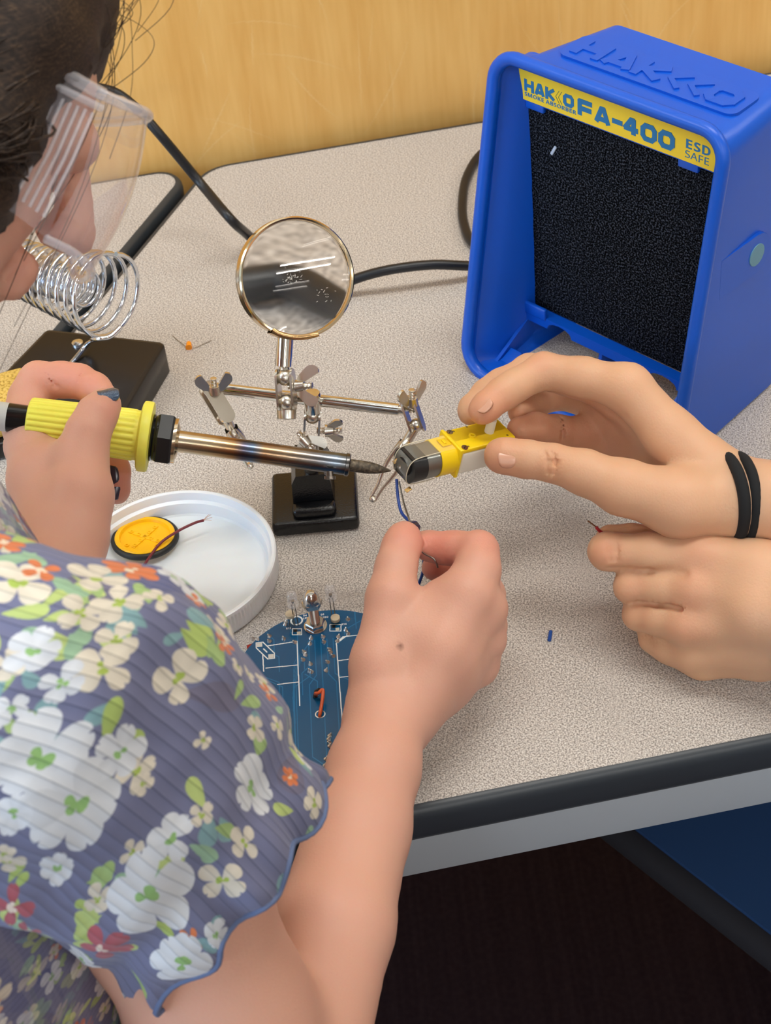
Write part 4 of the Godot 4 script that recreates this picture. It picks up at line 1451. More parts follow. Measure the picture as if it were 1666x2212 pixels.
	part(bolt, "hex_nut", Shape.new().lathe([[0.0, 0.0008], [0.0042, 0.0008], [0.0046, 0.0013], [0.0046, 0.0038], [0.0041, 0.0044], [0.0, 0.0044]], 6, wider * Transform3D(Basis(Vector3.UP, 0.3), Vector3.ZERO)).mesh(), steel, false)
	part(bolt, "cap_nut", Shape.new().lathe([[0.0, 0.0168], [0.0042, 0.0168], [0.0045, 0.0172], [0.0045, 0.0200], [0.0, 0.0200]], 6, wider * Transform3D(Basis(Vector3.UP, 0.1), Vector3.ZERO)).mesh(), steel, false)
	part(bolt, "dome", Shape.new().lathe([[0.0, 0.0200], [0.0040, 0.0200], [0.0037, 0.0225], [0.0030, 0.0250], [0.0018, 0.0266], [0.0, 0.0272]], 24, wider).mesh(), steel, false)
	# clear LEDs on long leads
	var clear := paint(Color(0.95, 0.96, 0.98, 0.16), 0.04)
	clear.transparency = BaseMaterial3D.TRANSPARENCY_ALPHA
	var lead := paint(rgb8(150, 140, 128), 0.3, 1.0)
	for e in [[641, 1352], [722, 1338]]:
		var g := Transform3D(Basis.IDENTITY, high(e[0], e[1], 0.0116))
		var h := Transform3D(Basis.IDENTITY, Vector3(0, 0.0168, 0))
		var d := part(t, "light_diode", Shape.new().lathe([[0.0, 0.0], [0.0029, 0.0], [0.0029, 0.0010], [0.0025, 0.0011], [0.0025, 0.0058], [0.0021, 0.0074], [0.0012, 0.0083], [0.0, 0.0086]], 24, h.scaled_local(Vector3.ONE * 1.15)).mesh(), clear, true, g)
		for s2 in [-0.0009, 0.0009]:
			part(d, "lead", Shape.new().tube([Vector3(s2, -0.002, 0), Vector3(s2, 0.0168, 0)], 0.00028, 6).mesh(), lead, false)
		part(d, "cup", Shape.new().lathe([[0.0, 0.0012], [0.0005, 0.0012], [0.0011, 0.0032], [0.0, 0.0030]], 12, h).mesh(), lead, false)
	# light sensors
	var tan := paint(rgb8(206, 190, 160), 0.4)
	for e in [[725, 1338, 0.0052], [627, 1330, 0.0105]]:
		var q := part(t, "light_sensor", Shape.new().lathe([[0.0, 0.0], [0.0026, 0.0], [0.0026, 0.0018], [0.0024, 0.0021], [0.0, 0.0021]], 20, Transform3D(Basis(Vector3.RIGHT, 0.12), high(e[0], e[1], e[2] + 0.0116 - 0.003))).mesh(), tan)
		for s3 in [-0.0010, 0.0010]:
			part(q, "sensor_lead", Shape.new().tube([high(e[0], e[1], e[2] + 0.0086) + Vector3(s3, 0, 0), high(e[0], e[1], e[2] + 0.0086) + Vector3(s3, -e[2], 0)], 0.00025, 5).mesh(), lead)
	part(t, "through_hole", Shape.new().lathe([[0.0027, 0.0], [0.0036, 0.0], [0.0036, 0.0002], [0.0027, 0.0002], [0.0027, 0.0]], 24, Transform3D(Basis.IDENTITY, high(641, 1341, 0.0116))).mesh(), paint(silk, 0.5))
	part(t, "through_hole", Shape.new().lathe([[0.0022, 0.0], [0.0028, 0.0], [0.0028, 0.0002], [0.0022, 0.0002], [0.0022, 0.0]], 24, Transform3D(Basis.IDENTITY, high(692, 1543, 0.0116))).mesh(), tin)
	part(t, "red_component", Shape.new().box(Vector3(0.007, 0.004, 0.011), 0.001, Transform3D(Basis(Vector3.UP, 0.3), high(552, 1408, 0.008))).mesh(), paint(rgb8(150, 36, 28), 0.4))
	# orange wire loop threaded through the board
	var orange := paint(rgb8(214, 92, 44), 0.4)
	var ow := part(t, "jumper_wire", Shape.new().tube(curve([high(683, 1503, 0.012), high(682, 1498, 0.015), high(688, 1497, 0.017), high(697, 1490, 0.018), high(698, 1500, 0.017), high(695, 1522, 0.015), high(691, 1545, 0.0125), high(691, 1548, 0.009)], 7), 0.00095, 8).mesh(), orange)
	ow.set_meta("label", "short orange wire looped through the board")
	var tp := part(ow, "wire_end", Shape.new().tube([high(680, 1506, 0.012), high(683, 1494, 0.0145), high(690, 1490, 0.0165)], 0.0011, 7).mesh(), paint(rgb8(40, 26, 20), 0.5))

# ---------------------------------------------------------------- loose bits on the table
func build_bits() -> void:
	var d := thing("light_diode", "small loose orange LED lying on the table behind the magnifier", "LED", high(408, 745, 0.0))
	var or_mat := paint(Color(0.98, 0.60, 0.10), 0.15)
	part(d, "lens_body", Shape.new().lathe([[0.0, 0.0], [0.0023, 0.0], [0.0023, 0.0010], [0.0019, 0.0011], [0.0019, 0.0046], [0.0013, 0.0060], [0.0, 0.0064]], 20, frame(high(408, 751, 0.002), high(408, 735, 0.002) - high(408, 751, 0.002))).mesh(), or_mat)
	var lead := paint(rgb8(150, 142, 132), 0.3, 1.0)
	part(d, "lead", Shape.new().tube(curve([high(406, 751, 0.0016), high(396, 744, 0.0012), high(384, 735, 0.0006), high(373, 725, 0.0006)], 5), 0.00025, 5).mesh(), lead)
	part(d, "lead", Shape.new().tube(curve([high(410, 751, 0.0014), high(424, 750, 0.0008), high(440, 743, 0.0006), high(457, 735, 0.0006)], 5), 0.00025, 5).mesh(), lead)
	var blue := paint(rgb8(18, 74, 156), 0.4)
	var s := part(self, "wire_scrap", Shape.new().tube([high(1187, 1383, 0.0011), high(1190, 1364, 0.0011)], 0.0011, 8).mesh(), blue, false)
	tag(s, "tiny snipped piece of blue wire lying alone on the table", "wire scrap")
	var w := thing("wire", "red wire with bared tip sticking out of the resting fist", "wire", deep(1290, 1142, 0.91))
	part(w, "insulation", Shape.new().tube(curve([deep(1288, 1138, 0.911), deep(1300, 1150, 0.912), deep(1340, 1172, 0.918), deep(1390, 1185, 0.922)], 6), 0.0009, 8).mesh(), paint(rgb8(176, 26, 34), 0.4))
	part(w, "bare_tip", Shape.new().tube([deep(1270, 1125, 0.909), deep(1289, 1139, 0.911)], 0.00045, 6).mesh(), paint(rgb8(150, 120, 96), 0.3, 1.0))

# ---------------------------------------------------------------- people
func skin_material(sss := 0.22) -> StandardMaterial3D:
	var m := paint(Color.WHITE, 0.5, 0.0, 0.42)
	m.vertex_color_use_as_albedo = true
	m.subsurf_scatter_enabled = true
	m.subsurf_scatter_strength = sss
	m.normal_enabled = true
	m.normal_texture = noise_map(512, 0.09, [], [], 3, 51, 4.0)
	m.normal_scale = 0.16
	m.uv1_triplanar = true
	m.uv1_world_triplanar = true
	m.uv1_scale = Vector3.ONE * 14.0
	return m

func lin(r: int, g: int, b: int) -> Color:
	return rgb8(r, g, b).srgb_to_linear()

# bones: [px, py, depth, radius mm] to the next, joined with softness k (mm); a field sized to hold them all
func limb_field(chains: Array, cell: float, pad := 0.012) -> Field:
	var lo := Vector3.ONE * 1e9
	var hi := -lo
	for ch in chains:
		for j in ch[1]:
			var p: Vector3 = j[0] if j[0] is Vector3 else deep(j[0], j[1], j[2])
			var r: float = (j[1] if j[0] is Vector3 else j[3]) * 0.001 + pad
			lo = lo.min(p - Vector3.ONE * r)
			hi = hi.max(p + Vector3.ONE * r)
	var f := Field.new(lo, hi, cell)
	for ch in chains:
		var k: float = ch[0] * 0.001
		var js: Array = ch[1]
		for i in js.size() - 1:
			var a: Array = js[i]
			var b: Array = js[i + 1]
			if a[0] is Vector3:
				f.bone(a[0], b[0], a[1] * 0.001, b[1] * 0.001, k)
			else:
				f.bone(deep(a[0], a[1], a[2]), deep(b[0], b[1], b[2]), a[3] * 0.001, b[3] * 0.001, k)
	return f

func crease(f: Field, pts: Array, r := 0.8, soft := 2.2) -> void:      # a fold line carved along surface points
	for i in pts.size() - 1:
		f.bone(deep(pts[i][0], pts[i][1], pts[i][2]), deep(pts[i + 1][0], pts[i + 1][1], pts[i + 1][2]), r * 0.001, r * 0.001, soft * 0.001, true)

func nail(parent: Node3D, at: Vector3, out: Vector3, along: Vector3, wide: float, long: float, m: Material) -> void:
	var n := out.normalized()
	var y := (along - n * along.dot(n)).normalized()
	var x := y.cross(n)
	var s := Shape.new()
	var rows := []
	for lift in [[1.0, 0.0], [1.0, 0.00035], [0.86, 0.0006]]:
		pass
	for i in 11:
		var v := -1.0 + 2.0 * i / 10.0
		var half := wide * pow(maxf(1.0 - pow(absf(v), 3.2), 0.0), 0.42)
		var row := PackedVector3Array()
		for k in 9:
			var u := -1.0 + 2.0 * k / 8.0
			var px := u * half
			var bend := -(px * px) / (wide * 2.1)
			row.append(at + x * px + y * (v * long) + n * (bend - v * v * 0.0002 + 0.0003))
		for k in range(8, -1, -1):
			var u := -1.0 + 2.0 * k / 8.0
			var px := u * half
			row.append(at + x * px + y * (v * long) + n * (-(px * px) / (wide * 2.1) - 0.0009))
		rows.append(row)
	s.sheet(rows, true)
	part(parent, "fingernail", s.mesh(), m)

func noise3(sd: int, freq: float) -> FastNoiseLite:
	var n := FastNoiseLite.new()
	n.seed = sd
	n.noise_type = FastNoiseLite.TYPE_SIMPLEX_SMOOTH
	n.frequency = freq
	n.fractal_octaves = 2
	return n

func spot(s: BodySkin, x: float, y: float, d: float, r: float, c: Color, k: float) -> void:
	s.spots.append([deep(x, y, d), r * 0.001, c, k])

# ---- the helper on the right: one hand holds the motor, the other rests on the table
func build_helper() -> void:
	var t := thing("person", "second person's tan forearms reaching in from the right, one hand holding the yellow motor", "person", rm(0.32, 0.0, -0.62))
	var s := BodySkin.new()
	s.base = lin(214, 168, 134)
	var pink := lin(214, 130, 104)
	var warm := lin(196, 128, 88)
	var pale := lin(226, 178, 142)
	for e in [[1052, 880, 0.91, 22, pink, 0.5], [1080, 985, 0.895, 22, pink, 0.35], [1262, 960, 0.93, 46, pink, 0.4], [1115, 920, 0.94, 26, pink, 0.4], [1200, 1005, 0.885, 12, warm, 0.45], [1165, 775, 0.915, 16, pink, 0.25], [1350, 800, 0.9, 22, pale, 0.3]]:
		spot(s, e[0], e[1], e[2], e[3], e[4], e[5])
	for e in [[1310, 1190, 0.885, 16, pink, 0.4], [1510, 1190, 0.872, 20, pink, 0.22], [1500, 1270, 0.872, 20, pink, 0.25], [1485, 1350, 0.874, 20, pink, 0.25], [1360, 1262, 0.885, 14, pink, 0.25], [1375, 1325, 0.89, 14, pink, 0.2], [1620, 1300, 0.86, 40, pale, 0.25]]:
		spot(s, e[0], e[1], e[2], e[3], e[4], e[5])
	# hand that holds the motor
	var grip := limb_field([
		[7.0, [[1760, 1082, 0.878, 21.0], [1665, 1084, 0.884, 20.0], [1590, 1074, 0.890, 19.5]]],
		[7.0, [[1585, 1058, 0.892, 18.0], [1450, 940, 0.902, 13.5], [1356, 838, 0.905, 12.6]]],
		[7.0, [[1580, 1070, 0.896, 17.0], [1440, 950, 0.918, 13.5], [1335, 852, 0.932, 12.0]]],
		[7.0, [[1580, 1080, 0.900, 16.0], [1430, 980, 0.930, 13.5], [1318, 890, 0.952, 11.5]]],
		[7.0, [[1580, 1085, 0.902, 16.0], [1440, 1015, 0.930, 13.0], [1310, 950, 0.962, 10.5]]],
		[7.0, [[1585, 1090, 0.888, 18.5], [1470, 1086, 0.884, 17.5], [1345, 1052, 0.886, 13.6]]],
		[7.0, [[1345, 1052, 0.886, 13.6], [1262, 1020, 0.889, 10.8], [1195, 1000, 0.892, 9.4]]],
		[5.0, [[1195, 1000, 0.892, 9.4], [1140, 992, 0.895, 9.3], [1092, 985, 0.897, 8.9], [1082, 984, 0.898, 8.4]]],
		[5.0, [[1356, 838, 0.905, 12.6], [1262, 815, 0.914, 10.2], [1178, 801, 0.922, 9.7]]],
		[4.0, [[1172, 801, 0.922, 9.7], [1110, 835, 0.916, 8.7], [1084, 852, 0.914, 8.4]]],
		[4.0, [[1084, 852, 0.914, 8.4], [1052, 878, 0.911, 7.8], [1040, 889, 0.910, 7.0]]],
		[5.0, [[1335, 852, 0.932, 12.0], [1235, 815, 0.944, 9.9], [1145, 802, 0.950, 9.4]]],
		[4.0, [[1145, 802, 0.950, 9.4], [1080, 832, 0.945, 8.4], [1052, 852, 0.943, 8.1]]],
		[4.0, [[1052, 852, 0.943, 8.1], [1022, 882, 0.938, 7.4], [1016, 892, 0.936, 6.6]]],
		[4.0, [[1318, 890, 0.952, 11.5], [1255, 858, 0.970, 9.2], [1200, 852, 0.974, 8.7]]],
		[3.0, [[1200, 852, 0.974, 8.7], [1155, 872, 0.966, 8.0], [1125, 890, 0.956, 7.2]]],
		[6.0, [[1310, 955, 0.962, 10.5], [1258, 938, 0.955, 8.9], [1208, 930, 0.950, 8.5]]],
		[3.0, [[1208, 930, 0.950, 8.5], [1160, 924, 0.943, 8.2], [1124, 928, 0.937, 7.4]]],
	], 0.00145)
	crease(grip, [[1196, 775, 0.904], [1190, 812, 0.8985], [1188, 842, 0.905]], 0.7)
	crease(grip, [[1092, 862, 0.902], [1096, 880, 0.905]], 0.6)
	crease(grip, [[1212, 905, 0.945], [1217, 935, 0.942], [1212, 958, 0.944]], 0.7)
	for dx in [-9, 7]:
		crease(grip, [[1186 + dx, 976, 0.8846], [1194 + dx, 998, 0.8821], [1192 + dx, 1022, 0.8842]], 0.4, 2.6)
	crease(grip, [[1340, 975, 0.893], [1290, 965, 0.905], [1255, 985, 0.912]], 1.2, 4.0)
	crease(grip, [[1345, 905, 0.898], [1295, 930, 0.915], [1262, 970, 0.920]], 1.2, 4.0)
	s.add(grip, [], noise3(3, 0.09), 0.00025)
	# resting fist
	var fist := limb_field([
		[7.0, [[1900, 1330, 0.856, 27.0], [1760, 1325, 0.864, 25.0], [1650, 1312, 0.872, 22.0]]],
		[7.0, [[1760, 1285, 0.864, 20.0], [1640, 1238, 0.876, 16.5], [1518, 1202, 0.886, 12.4]]],
		[7.0, [[1760, 1310, 0.864, 20.0], [1640, 1285, 0.876, 16.5], [1505, 1272, 0.884, 12.6]]],
		[7.0, [[1760, 1345, 0.866, 20.0], [1640, 1340, 0.878, 16.0], [1488, 1345, 0.888, 12.2]]],
		[7.0, [[1760, 1375, 0.868, 19.0], [1640, 1390, 0.884, 15.0], [1500, 1402, 0.897, 11.4]]],
		[5.0, [[1518, 1202, 0.886, 12.4], [1410, 1196, 0.892, 10.4], [1312, 1191, 0.898, 9.8]]],
		[3.0, [[1312, 1191, 0.898, 9.8], [1320, 1196, 0.912, 9.0], [1385, 1202, 0.924, 8.4], [1430, 1206, 0.924, 7.6]]],
		[5.0, [[1505, 1272, 0.884, 12.0], [1430, 1269, 0.891, 9.0], [1362, 1268, 0.898, 8.5]]],
		[3.0, [[1362, 1268, 0.898, 8.5], [1370, 1270, 0.912, 8.2], [1430, 1272, 0.924, 8.0]]],
		[5.0, [[1488, 1345, 0.888, 11.4], [1425, 1334, 0.896, 8.8], [1380, 1328, 0.903, 8.2]]],
		[3.0, [[1380, 1328, 0.903, 8.2], [1388, 1330, 0.916, 8.0], [1440, 1335, 0.926, 7.8]]],
		[5.0, [[1500, 1406, 0.897, 11.0], [1446, 1392, 0.905, 8.4], [1414, 1380, 0.912, 7.8]]],
		[3.0, [[1414, 1380, 0.912, 7.8], [1424, 1382, 0.922, 7.6], [1460, 1380, 0.928, 7.6]]],
		[6.0, [[1760, 1420, 0.878, 11.0], [1640, 1424, 0.890, 10.0], [1520, 1428, 0.904, 9.0], [1450, 1404, 0.912, 8.0]]],
		[5.0, [[1640, 1250, 0.890, 15.0], [1480, 1190, 0.908, 11.0], [1370, 1172, 0.916, 9.4], [1320, 1166, 0.918, 8.4]]],
	], 0.00145)
	for e in [[[1318, 1232, 0.892], [1400, 1234, 0.886], [1478, 1240, 0.8755]], [[1366, 1300, 0.895], [1420, 1304, 0.889], [1474, 1316, 0.8795]], [[1400, 1356, 0.903], [1450, 1366, 0.896], [1490, 1380, 0.887]]]:
		crease(fist, e, 1.3, 3.0)
	for dx in [-6, 8]:
		crease(fist, [[1322 + dx, 1172, 0.8886], [1326 + dx, 1190, 0.8871], [1324 + dx, 1210, 0.8884]], 0.4, 2.6)
	s.add(fist, [], noise3(4, 0.09), 0.00025)
	# the forearms go on to the elbows, out of the picture
	var arms := limb_field([
		[10.0, [[1740, 1082, 0.879, 20.8], [1950, 1080, 0.866, 29.0], [2350, 1090, 0.86, 40.0], [2900, 1000, 0.92, 46.0]]],
		[10.0, [[1880, 1330, 0.857, 26.8], [2100, 1330, 0.846, 33.0], [2450, 1330, 0.85, 40.0], [3000, 1100, 0.93, 48.0]]],
		[40.0, [[2900, 1000, 0.92, 46.0], [3300, 700, 1.0, 60.0]]],
		[40.0, [[3000, 1100, 0.93, 48.0], [3300, 900, 1.0, 60.0]]],
	], 0.005)
	s.add(arms, [[deep(1735, 1082, 0.879), CAM_R]])
	part(t, "body", s.mesh(), skin_material())
	var own := paint(rgb8(214, 160, 132), 0.26, 0.0, 0.6)
	nail(t, deep(1096, 985, 0.8868), -CAM_F * 0.93 + CAM_U * 0.25 - CAM_R * 0.1, -CAM_R + CAM_U * 0.05, 0.0056, 0.0050, own)
	nail(t, deep(1044, 873, 0.9036), -CAM_F * 0.50 - CAM_R * 0.55 + CAM_U * 0.55, -CAM_R * 0.7 - CAM_U * 0.75, 0.0042, 0.0050, own)
	nail(t, deep(1008, 874, 0.934), -CAM_F * 0.35 - CAM_R * 0.7 + CAM_U * 0.6, -CAM_R * 0.6 - CAM_U * 0.8, 0.0040, 0.0048, own)
	# two black hair ties round the wrist
	var elastic := triplanar(paint(rgb8(20, 21, 24), 0.9), null, 30.0)
	for e in [[1563, 1583, "black elastic hair tie on the wrist, the one nearer the hand"], [1594, 1604, "black elastic hair tie on the wrist, the one nearer the elbow"]]:
		var ring := []
		for k in 40:
			var an := TAU * k / 40.0
			var mid := deep((e[0] + e[1]) * 0.5, 1077, 0.8905)
			var wd := deep(e[1], 1166, 0.8895) - deep(e[0], 992, 0.8905)
			var bulge := CAM_R * 0.0058 * sin(an)
			ring.append(mid + wd * 0.5 * cos(an) * 1.05 - CAM_F * 0.0238 * sin(an) + bulge * 0.6)
		var h := part(self, "hair_tie", Shape.new().tube(ring, 0.0032 if e[0] < 1570 else 0.0029, 12, false, true).mesh(), elastic, false)
		tag(h, e[2], "hair tie", "hair ties on the wrist")

# ---- the learner in the flowered shirt
func head_xf() -> Transform3D:
	var z := (CAM_R * 0.80 - CAM_U * 0.29 + CAM_F * 0.52).normalized()       # where she looks
	var y := (CAM_R * 0.34 + CAM_U * 0.92).normalized()
	y = (y - z * y.dot(z)).normalized()
	return Transform3D(Basis(y.cross(z), y, z), deep(-205, 200, 0.675))

func build_learner() -> Node3D:
	var t := thing("person", "person in flowered short sleeve top leaning over the table, soldering, seen from behind", "person", rm(-0.42, 0.0, -0.30))
	var s := BodySkin.new()
	s.base = lin(211, 160, 139)
	var pink := lin(216, 118, 100)
	var pale := lin(222, 172, 148)
	var mole := lin(84, 34, 18)
	for e in [[880, 1170, 0.872, 20, pink, 0.45], [960, 1185, 0.88, 26, pink, 0.55], [930, 1225, 0.895, 16, pink, 0.5], [1050, 1175, 0.865, 20, pink, 0.3], [900, 1380, 0.845, 60, pale, 0.25], [820, 1900, 0.77, 60, pale, 0.12]]:
		spot(s, e[0], e[1], e[2], e[3], e[4], e[5])
	for e in [[864, 1397, 0.8375, 1.7], [1032, 1470, 0.865, 1.7], [753, 1798, 0.776, 2.0], [735, 2058, 0.722, 2.2], [912, 1512, 0.836, 1.3]]:
		spot(s, e[0], e[1], e[2], e[3] * 1.6, mole, 0.85)
	# right hand pinching the wires
	var pinch := limb_field([
		[6.0, [[655, 2240, 0.728, 28.5], [722, 2000, 0.764, 26.6], [775, 1790, 0.800, 24.0], [808, 1660, 0.822, 21.8], [838, 1545, 0.842, 19.5]]],
		[7.0, [[868, 1545, 0.844, 15.5], [950, 1400, 0.850, 14.5], [1010, 1285, 0.858, 13.6]]],
		[7.0, [[862, 1555, 0.845, 15.0], [970, 1430, 0.856, 13.5], [1042, 1316, 0.866, 11.8]]],
		[7.0, [[862, 1560, 0.848, 15.0], [970, 1460, 0.862, 13.0], [1044, 1378, 0.874, 11.0]]],
		[7.0, [[855, 1560, 0.850, 14.5], [950, 1490, 0.866, 12.0], [1030, 1435, 0.880, 10.6]]],
		[7.0, [[815, 1550, 0.844, 16.0], [818, 1430, 0.848, 13.0], [846, 1290, 0.858, 12.2]]],
		[7.0, [[830, 1450, 0.850, 14.0], [900, 1370, 0.856, 14.0], [960, 1300, 0.862, 12.5]]],
		[5.0, [[846, 1290, 0.858, 12.2], [856, 1225, 0.866, 10.4]]],
		[4.0, [[856, 1225, 0.866, 10.4], [868, 1182, 0.873, 9.8], [873, 1164, 0.877, 9.3]]],
		[5.0, [[1010, 1285, 0.858, 13.6], [1032, 1230, 0.864, 11.2], [1034, 1190, 0.872, 10.0]]],
		[4.0, [[1034, 1190, 0.872, 10.0], [985, 1184, 0.880, 8.4], [960, 1184, 0.884, 8.2]]],
		[3.0, [[960, 1184, 0.884, 8.2], [930, 1180, 0.887, 7.8], [914, 1176, 0.889, 7.0]]],
		[6.0, [[1042, 1316, 0.866, 11.8], [1046, 1285, 0.886, 10.0], [1036, 1262, 0.900, 9.0]]],
		[3.0, [[1036, 1262, 0.900, 9.0], [985, 1240, 0.904, 8.2], [940, 1226, 0.902, 7.2]]],
		[6.0, [[1044, 1378, 0.874, 11.0], [1052, 1350, 0.896, 9.6], [1030, 1320, 0.912, 8.6], [985, 1290, 0.912, 7.6]]],
		[6.0, [[1030, 1435, 0.880, 10.6], [1040, 1405, 0.898, 9.0], [1010, 1372, 0.912, 8.0], [980, 1340, 0.912, 7.4]]],
		[3.0, [[655, 2240, 0.728, 28.5], [588, 2470, 0.700, 29.0]]],
		[14.0, [[588, 2470, 0.700, 31.0], [484, 2200, 0.695, 35.0], [350, 1900, 0.678, 39.0], [180, 1560, 0.630, 46.0]]],
	], 0.0021)
	crease(pinch, [[958, 1155, 0.8745], [955, 1180, 0.872], [960, 1208, 0.876]], 0.35, 1.4)
	crease(pinch, [[905, 1185, 0.875], [897, 1225, 0.868], [896, 1245, 0.866]], 0.6, 2.0)
	s.add(pinch, [], noise3(5, 0.09), 0.00022)
	# left hand round the grip
	var hold := limb_field([
		[7.0, [[108, 1330, 0.825, 23.0], [122, 1250, 0.838, 21.5], [134, 1168, 0.852, 20.0]]],
		[7.0, [[130, 1160, 0.854, 18.0], [88, 1040, 0.880, 16.0], [58, 912, 0.915, 13.0]]],
		[7.0, [[125, 1160, 0.858, 17.0], [90, 1050, 0.895, 15.0], [62, 965, 0.930, 12.5]]],
		[7.0, [[135, 1165, 0.858, 17.0], [110, 1070, 0.895, 15.0], [88, 1010, 0.930, 12.0]]],
		[7.0, [[160, 1160, 0.850, 17.0], [172, 1070, 0.858, 16.0], [176, 992, 0.866, 13.0]]],
		[7.0, [[130, 1110, 0.862, 17.0], [120, 1020, 0.882, 15.0], [150, 1000, 0.872, 12.0]]],
		[5.0, [[176, 992, 0.866, 13.0], [190, 935, 0.868, 11.0]]],
		[4.0, [[190, 935, 0.868, 11.0], [210, 895, 0.872, 10.0], [226, 874, 0.876, 8.6]]],
		[5.0, [[58, 912, 0.915, 13.0], [64, 860, 0.922, 10.8], [82, 822, 0.924, 10.0]]],
		[4.0, [[82, 822, 0.924, 10.0], [135, 820, 0.920, 9.3], [172, 824, 0.916, 8.8]]],
		[4.0, [[172, 824, 0.916, 8.8], [205, 840, 0.908, 8.2], [222, 854, 0.902, 7.4]]],
		[5.0, [[62, 965, 0.930, 12.5], [105, 930, 0.944, 9.5], [190, 955, 0.944, 8.8], [246, 1012, 0.926, 7.8], [254, 1026, 0.922, 7.2]]],
		[5.0, [[88, 1010, 0.930, 12.0], [130, 985, 0.952, 9.0], [212, 1010, 0.946, 8.4], [248, 1054, 0.928, 7.2], [252, 1062, 0.925, 6.6]]],
	], 0.0017)
	for e in [[[104, 812, 0.914], [122, 836, 0.9105], [134, 850, 0.91]], [[178, 810, 0.907], [181, 838, 0.907]]]:
		crease(hold, e, 0.6, 2.0)
	for e in [[190, 850, 0.905, 24, pink, 0.4], [120, 815, 0.91, 30, pink, 0.3], [245, 1030, 0.915, 26, pink, 0.5], [240, 880, 0.868, 14, pink, 0.2]]:
		spot(s, e[0], e[1], e[2], e[3], e[4], e[5])
	s.add(hold, [], noise3(6, 0.09), 0.00022)
	var left := limb_field([
		[6.0, [[114, 1300, 0.830, 22.5], [60, 1560, 0.79, 29.0], [-40, 1900, 0.76, 34.0]]],
		[30.0, [[-40, 1900, 0.76, 34.0], [-420, 1500, 0.74, 42.0], [-760, 1300, 0.74, 52.0]]],
	], 0.005)
	s.add(left, [[deep(113, 1304, 0.829), (deep(60, 1560, 0.79) - deep(114, 1300, 0.83)).normalized()]])
	# head, neck and torso
	var hx := head_xf()
	var at := func(x: float, y: float, z: float) -> Vector3:
		return hx * Vector3(x * 0.001, y * 0.001, z * 0.001)
	var joints := [
		[8.0, [[at.call(0, 20, -22), 76.0], [at.call(0, 24, -2), 68.0]]],
		[8.0, [[at.call(0, -10, 16), 54.0], [at.call(0, -58, 26), 34.0]]],
		[8.0, [[at.call(34, -24, 34), 24.0], [at.call(24, -66, 28), 19.0]]],
		[8.0, [[at.call(-34, -24, 34), 24.0], [at.call(-24, -66, 28), 19.0]]],
		[8.0, [[at.call(0, -72, 44), 17.0], [at.call(0, -84, 42), 16.0]]],
		[10.0, [[at.call(26, 20, 48), 16.0], [at.call(-26, 20, 48), 16.0]]],
		[8.0, [[at.call(0, 8, 70), 6.5], [at.call(0, -26, 85), 9.0]]],
		[6.0, [[at.call(10, -28, 77), 6.5], [at.call(-10, -28, 77), 6.5]]],
		[6.0, [[at.call(16, -48, 64), 7.0], [at.call(-16, -48, 64), 7.0]]],
		[5.0, [[at.call(14, -56, 63), 6.5], [at.call(-14, -56, 63), 6.5]]],
		[4.0, [[at.call(76, 2, -8), 9.0], [at.call(80, 22, -14), 12.0]]],
		[4.0, [[at.call(-76, 2, -8), 9.0], [at.call(-80, 22, -14), 12.0]]],
		[30.0, [[at.call(0, -30, -30), 54.0], [at.call(0, -120, -60), 54.0], [deep(-560, 1150, 0.62), 66.0]]],
	]
	var hf := limb_field(joints, 0.004)
	for e in [15, -15]:
		hf.bone(at.call(e * 2, 4, 74), at.call(e * 2 + 4, 4, 72), 0.010, 0.010, 0.006, true)
		hf.bone(at.call(e * 2.1, 4, 59), at.call(e * 2.1 + 2, 4, 59), 0.0125, 0.0125, 0.002)
	hf.bone(at.call(-15, -52, 73), at.call(15, -52, 73), 0.0015, 0.0015, 0.004, true)
	for e in [[30, -30, 56], [-30, -30, 56]]:
		s.spots.append([at.call(e[0], e[1], e[2]), 0.035, pink, 0.3])
	s.add(hf, [[deep(-540, 1140, 0.62), (hx.origin - deep(-560, 1150, 0.62)).normalized()]])
	var body := part(t, "body", s.mesh(), skin_material())
	var polish := paint(Color.WHITE, 0.22, 0.25, 0.6)
	triplanar(polish, noise_map(128, 0.12, [0.0, 0.6, 0.8, 1.0], [rgb8(42, 56, 82), rgb8(58, 78, 106), rgb8(96, 126, 158), rgb8(170, 200, 220)], 2, 61), 90.0)
	polish.clearcoat_enabled = true
	polish.clearcoat = 0.8
	polish.clearcoat_roughness = 0.08
	var dark := paint(rgb8(52, 46, 66), 0.2, 0.1, 0.6)
	nail(t, deep(234, 846, 0.8700), CAM_U * 0.74 - CAM_F * 0.62 + CAM_R * 0.16, CAM_R * 0.70 + CAM_U * 0.2 + CAM_F * 0.4, 0.0050, 0.0058, polish)
	nail(t, deep(240, 1026, 0.9140), -CAM_F * 0.75 - CAM_R * 0.55 - CAM_U * 0.1, -CAM_U + CAM_R * 0.1, 0.0034, 0.0052, dark)
	nail(t, deep(254, 1062, 0.9178), -CAM_F * 0.75 + CAM_R * 0.45 - CAM_U * 0.2, -CAM_U * 0.8 - CAM_R * 0.4, 0.0032, 0.0050, dark)
	nail(t, deep(889, 1130, 0.8800), CAM_U * 0.86 - CAM_F * 0.35 + CAM_R * 0.25, CAM_R * 0.5 + CAM_F * 0.7 + CAM_U * 0.2, 0.0046, 0.0052, dark)
	build_hair(t, hx)
	return t

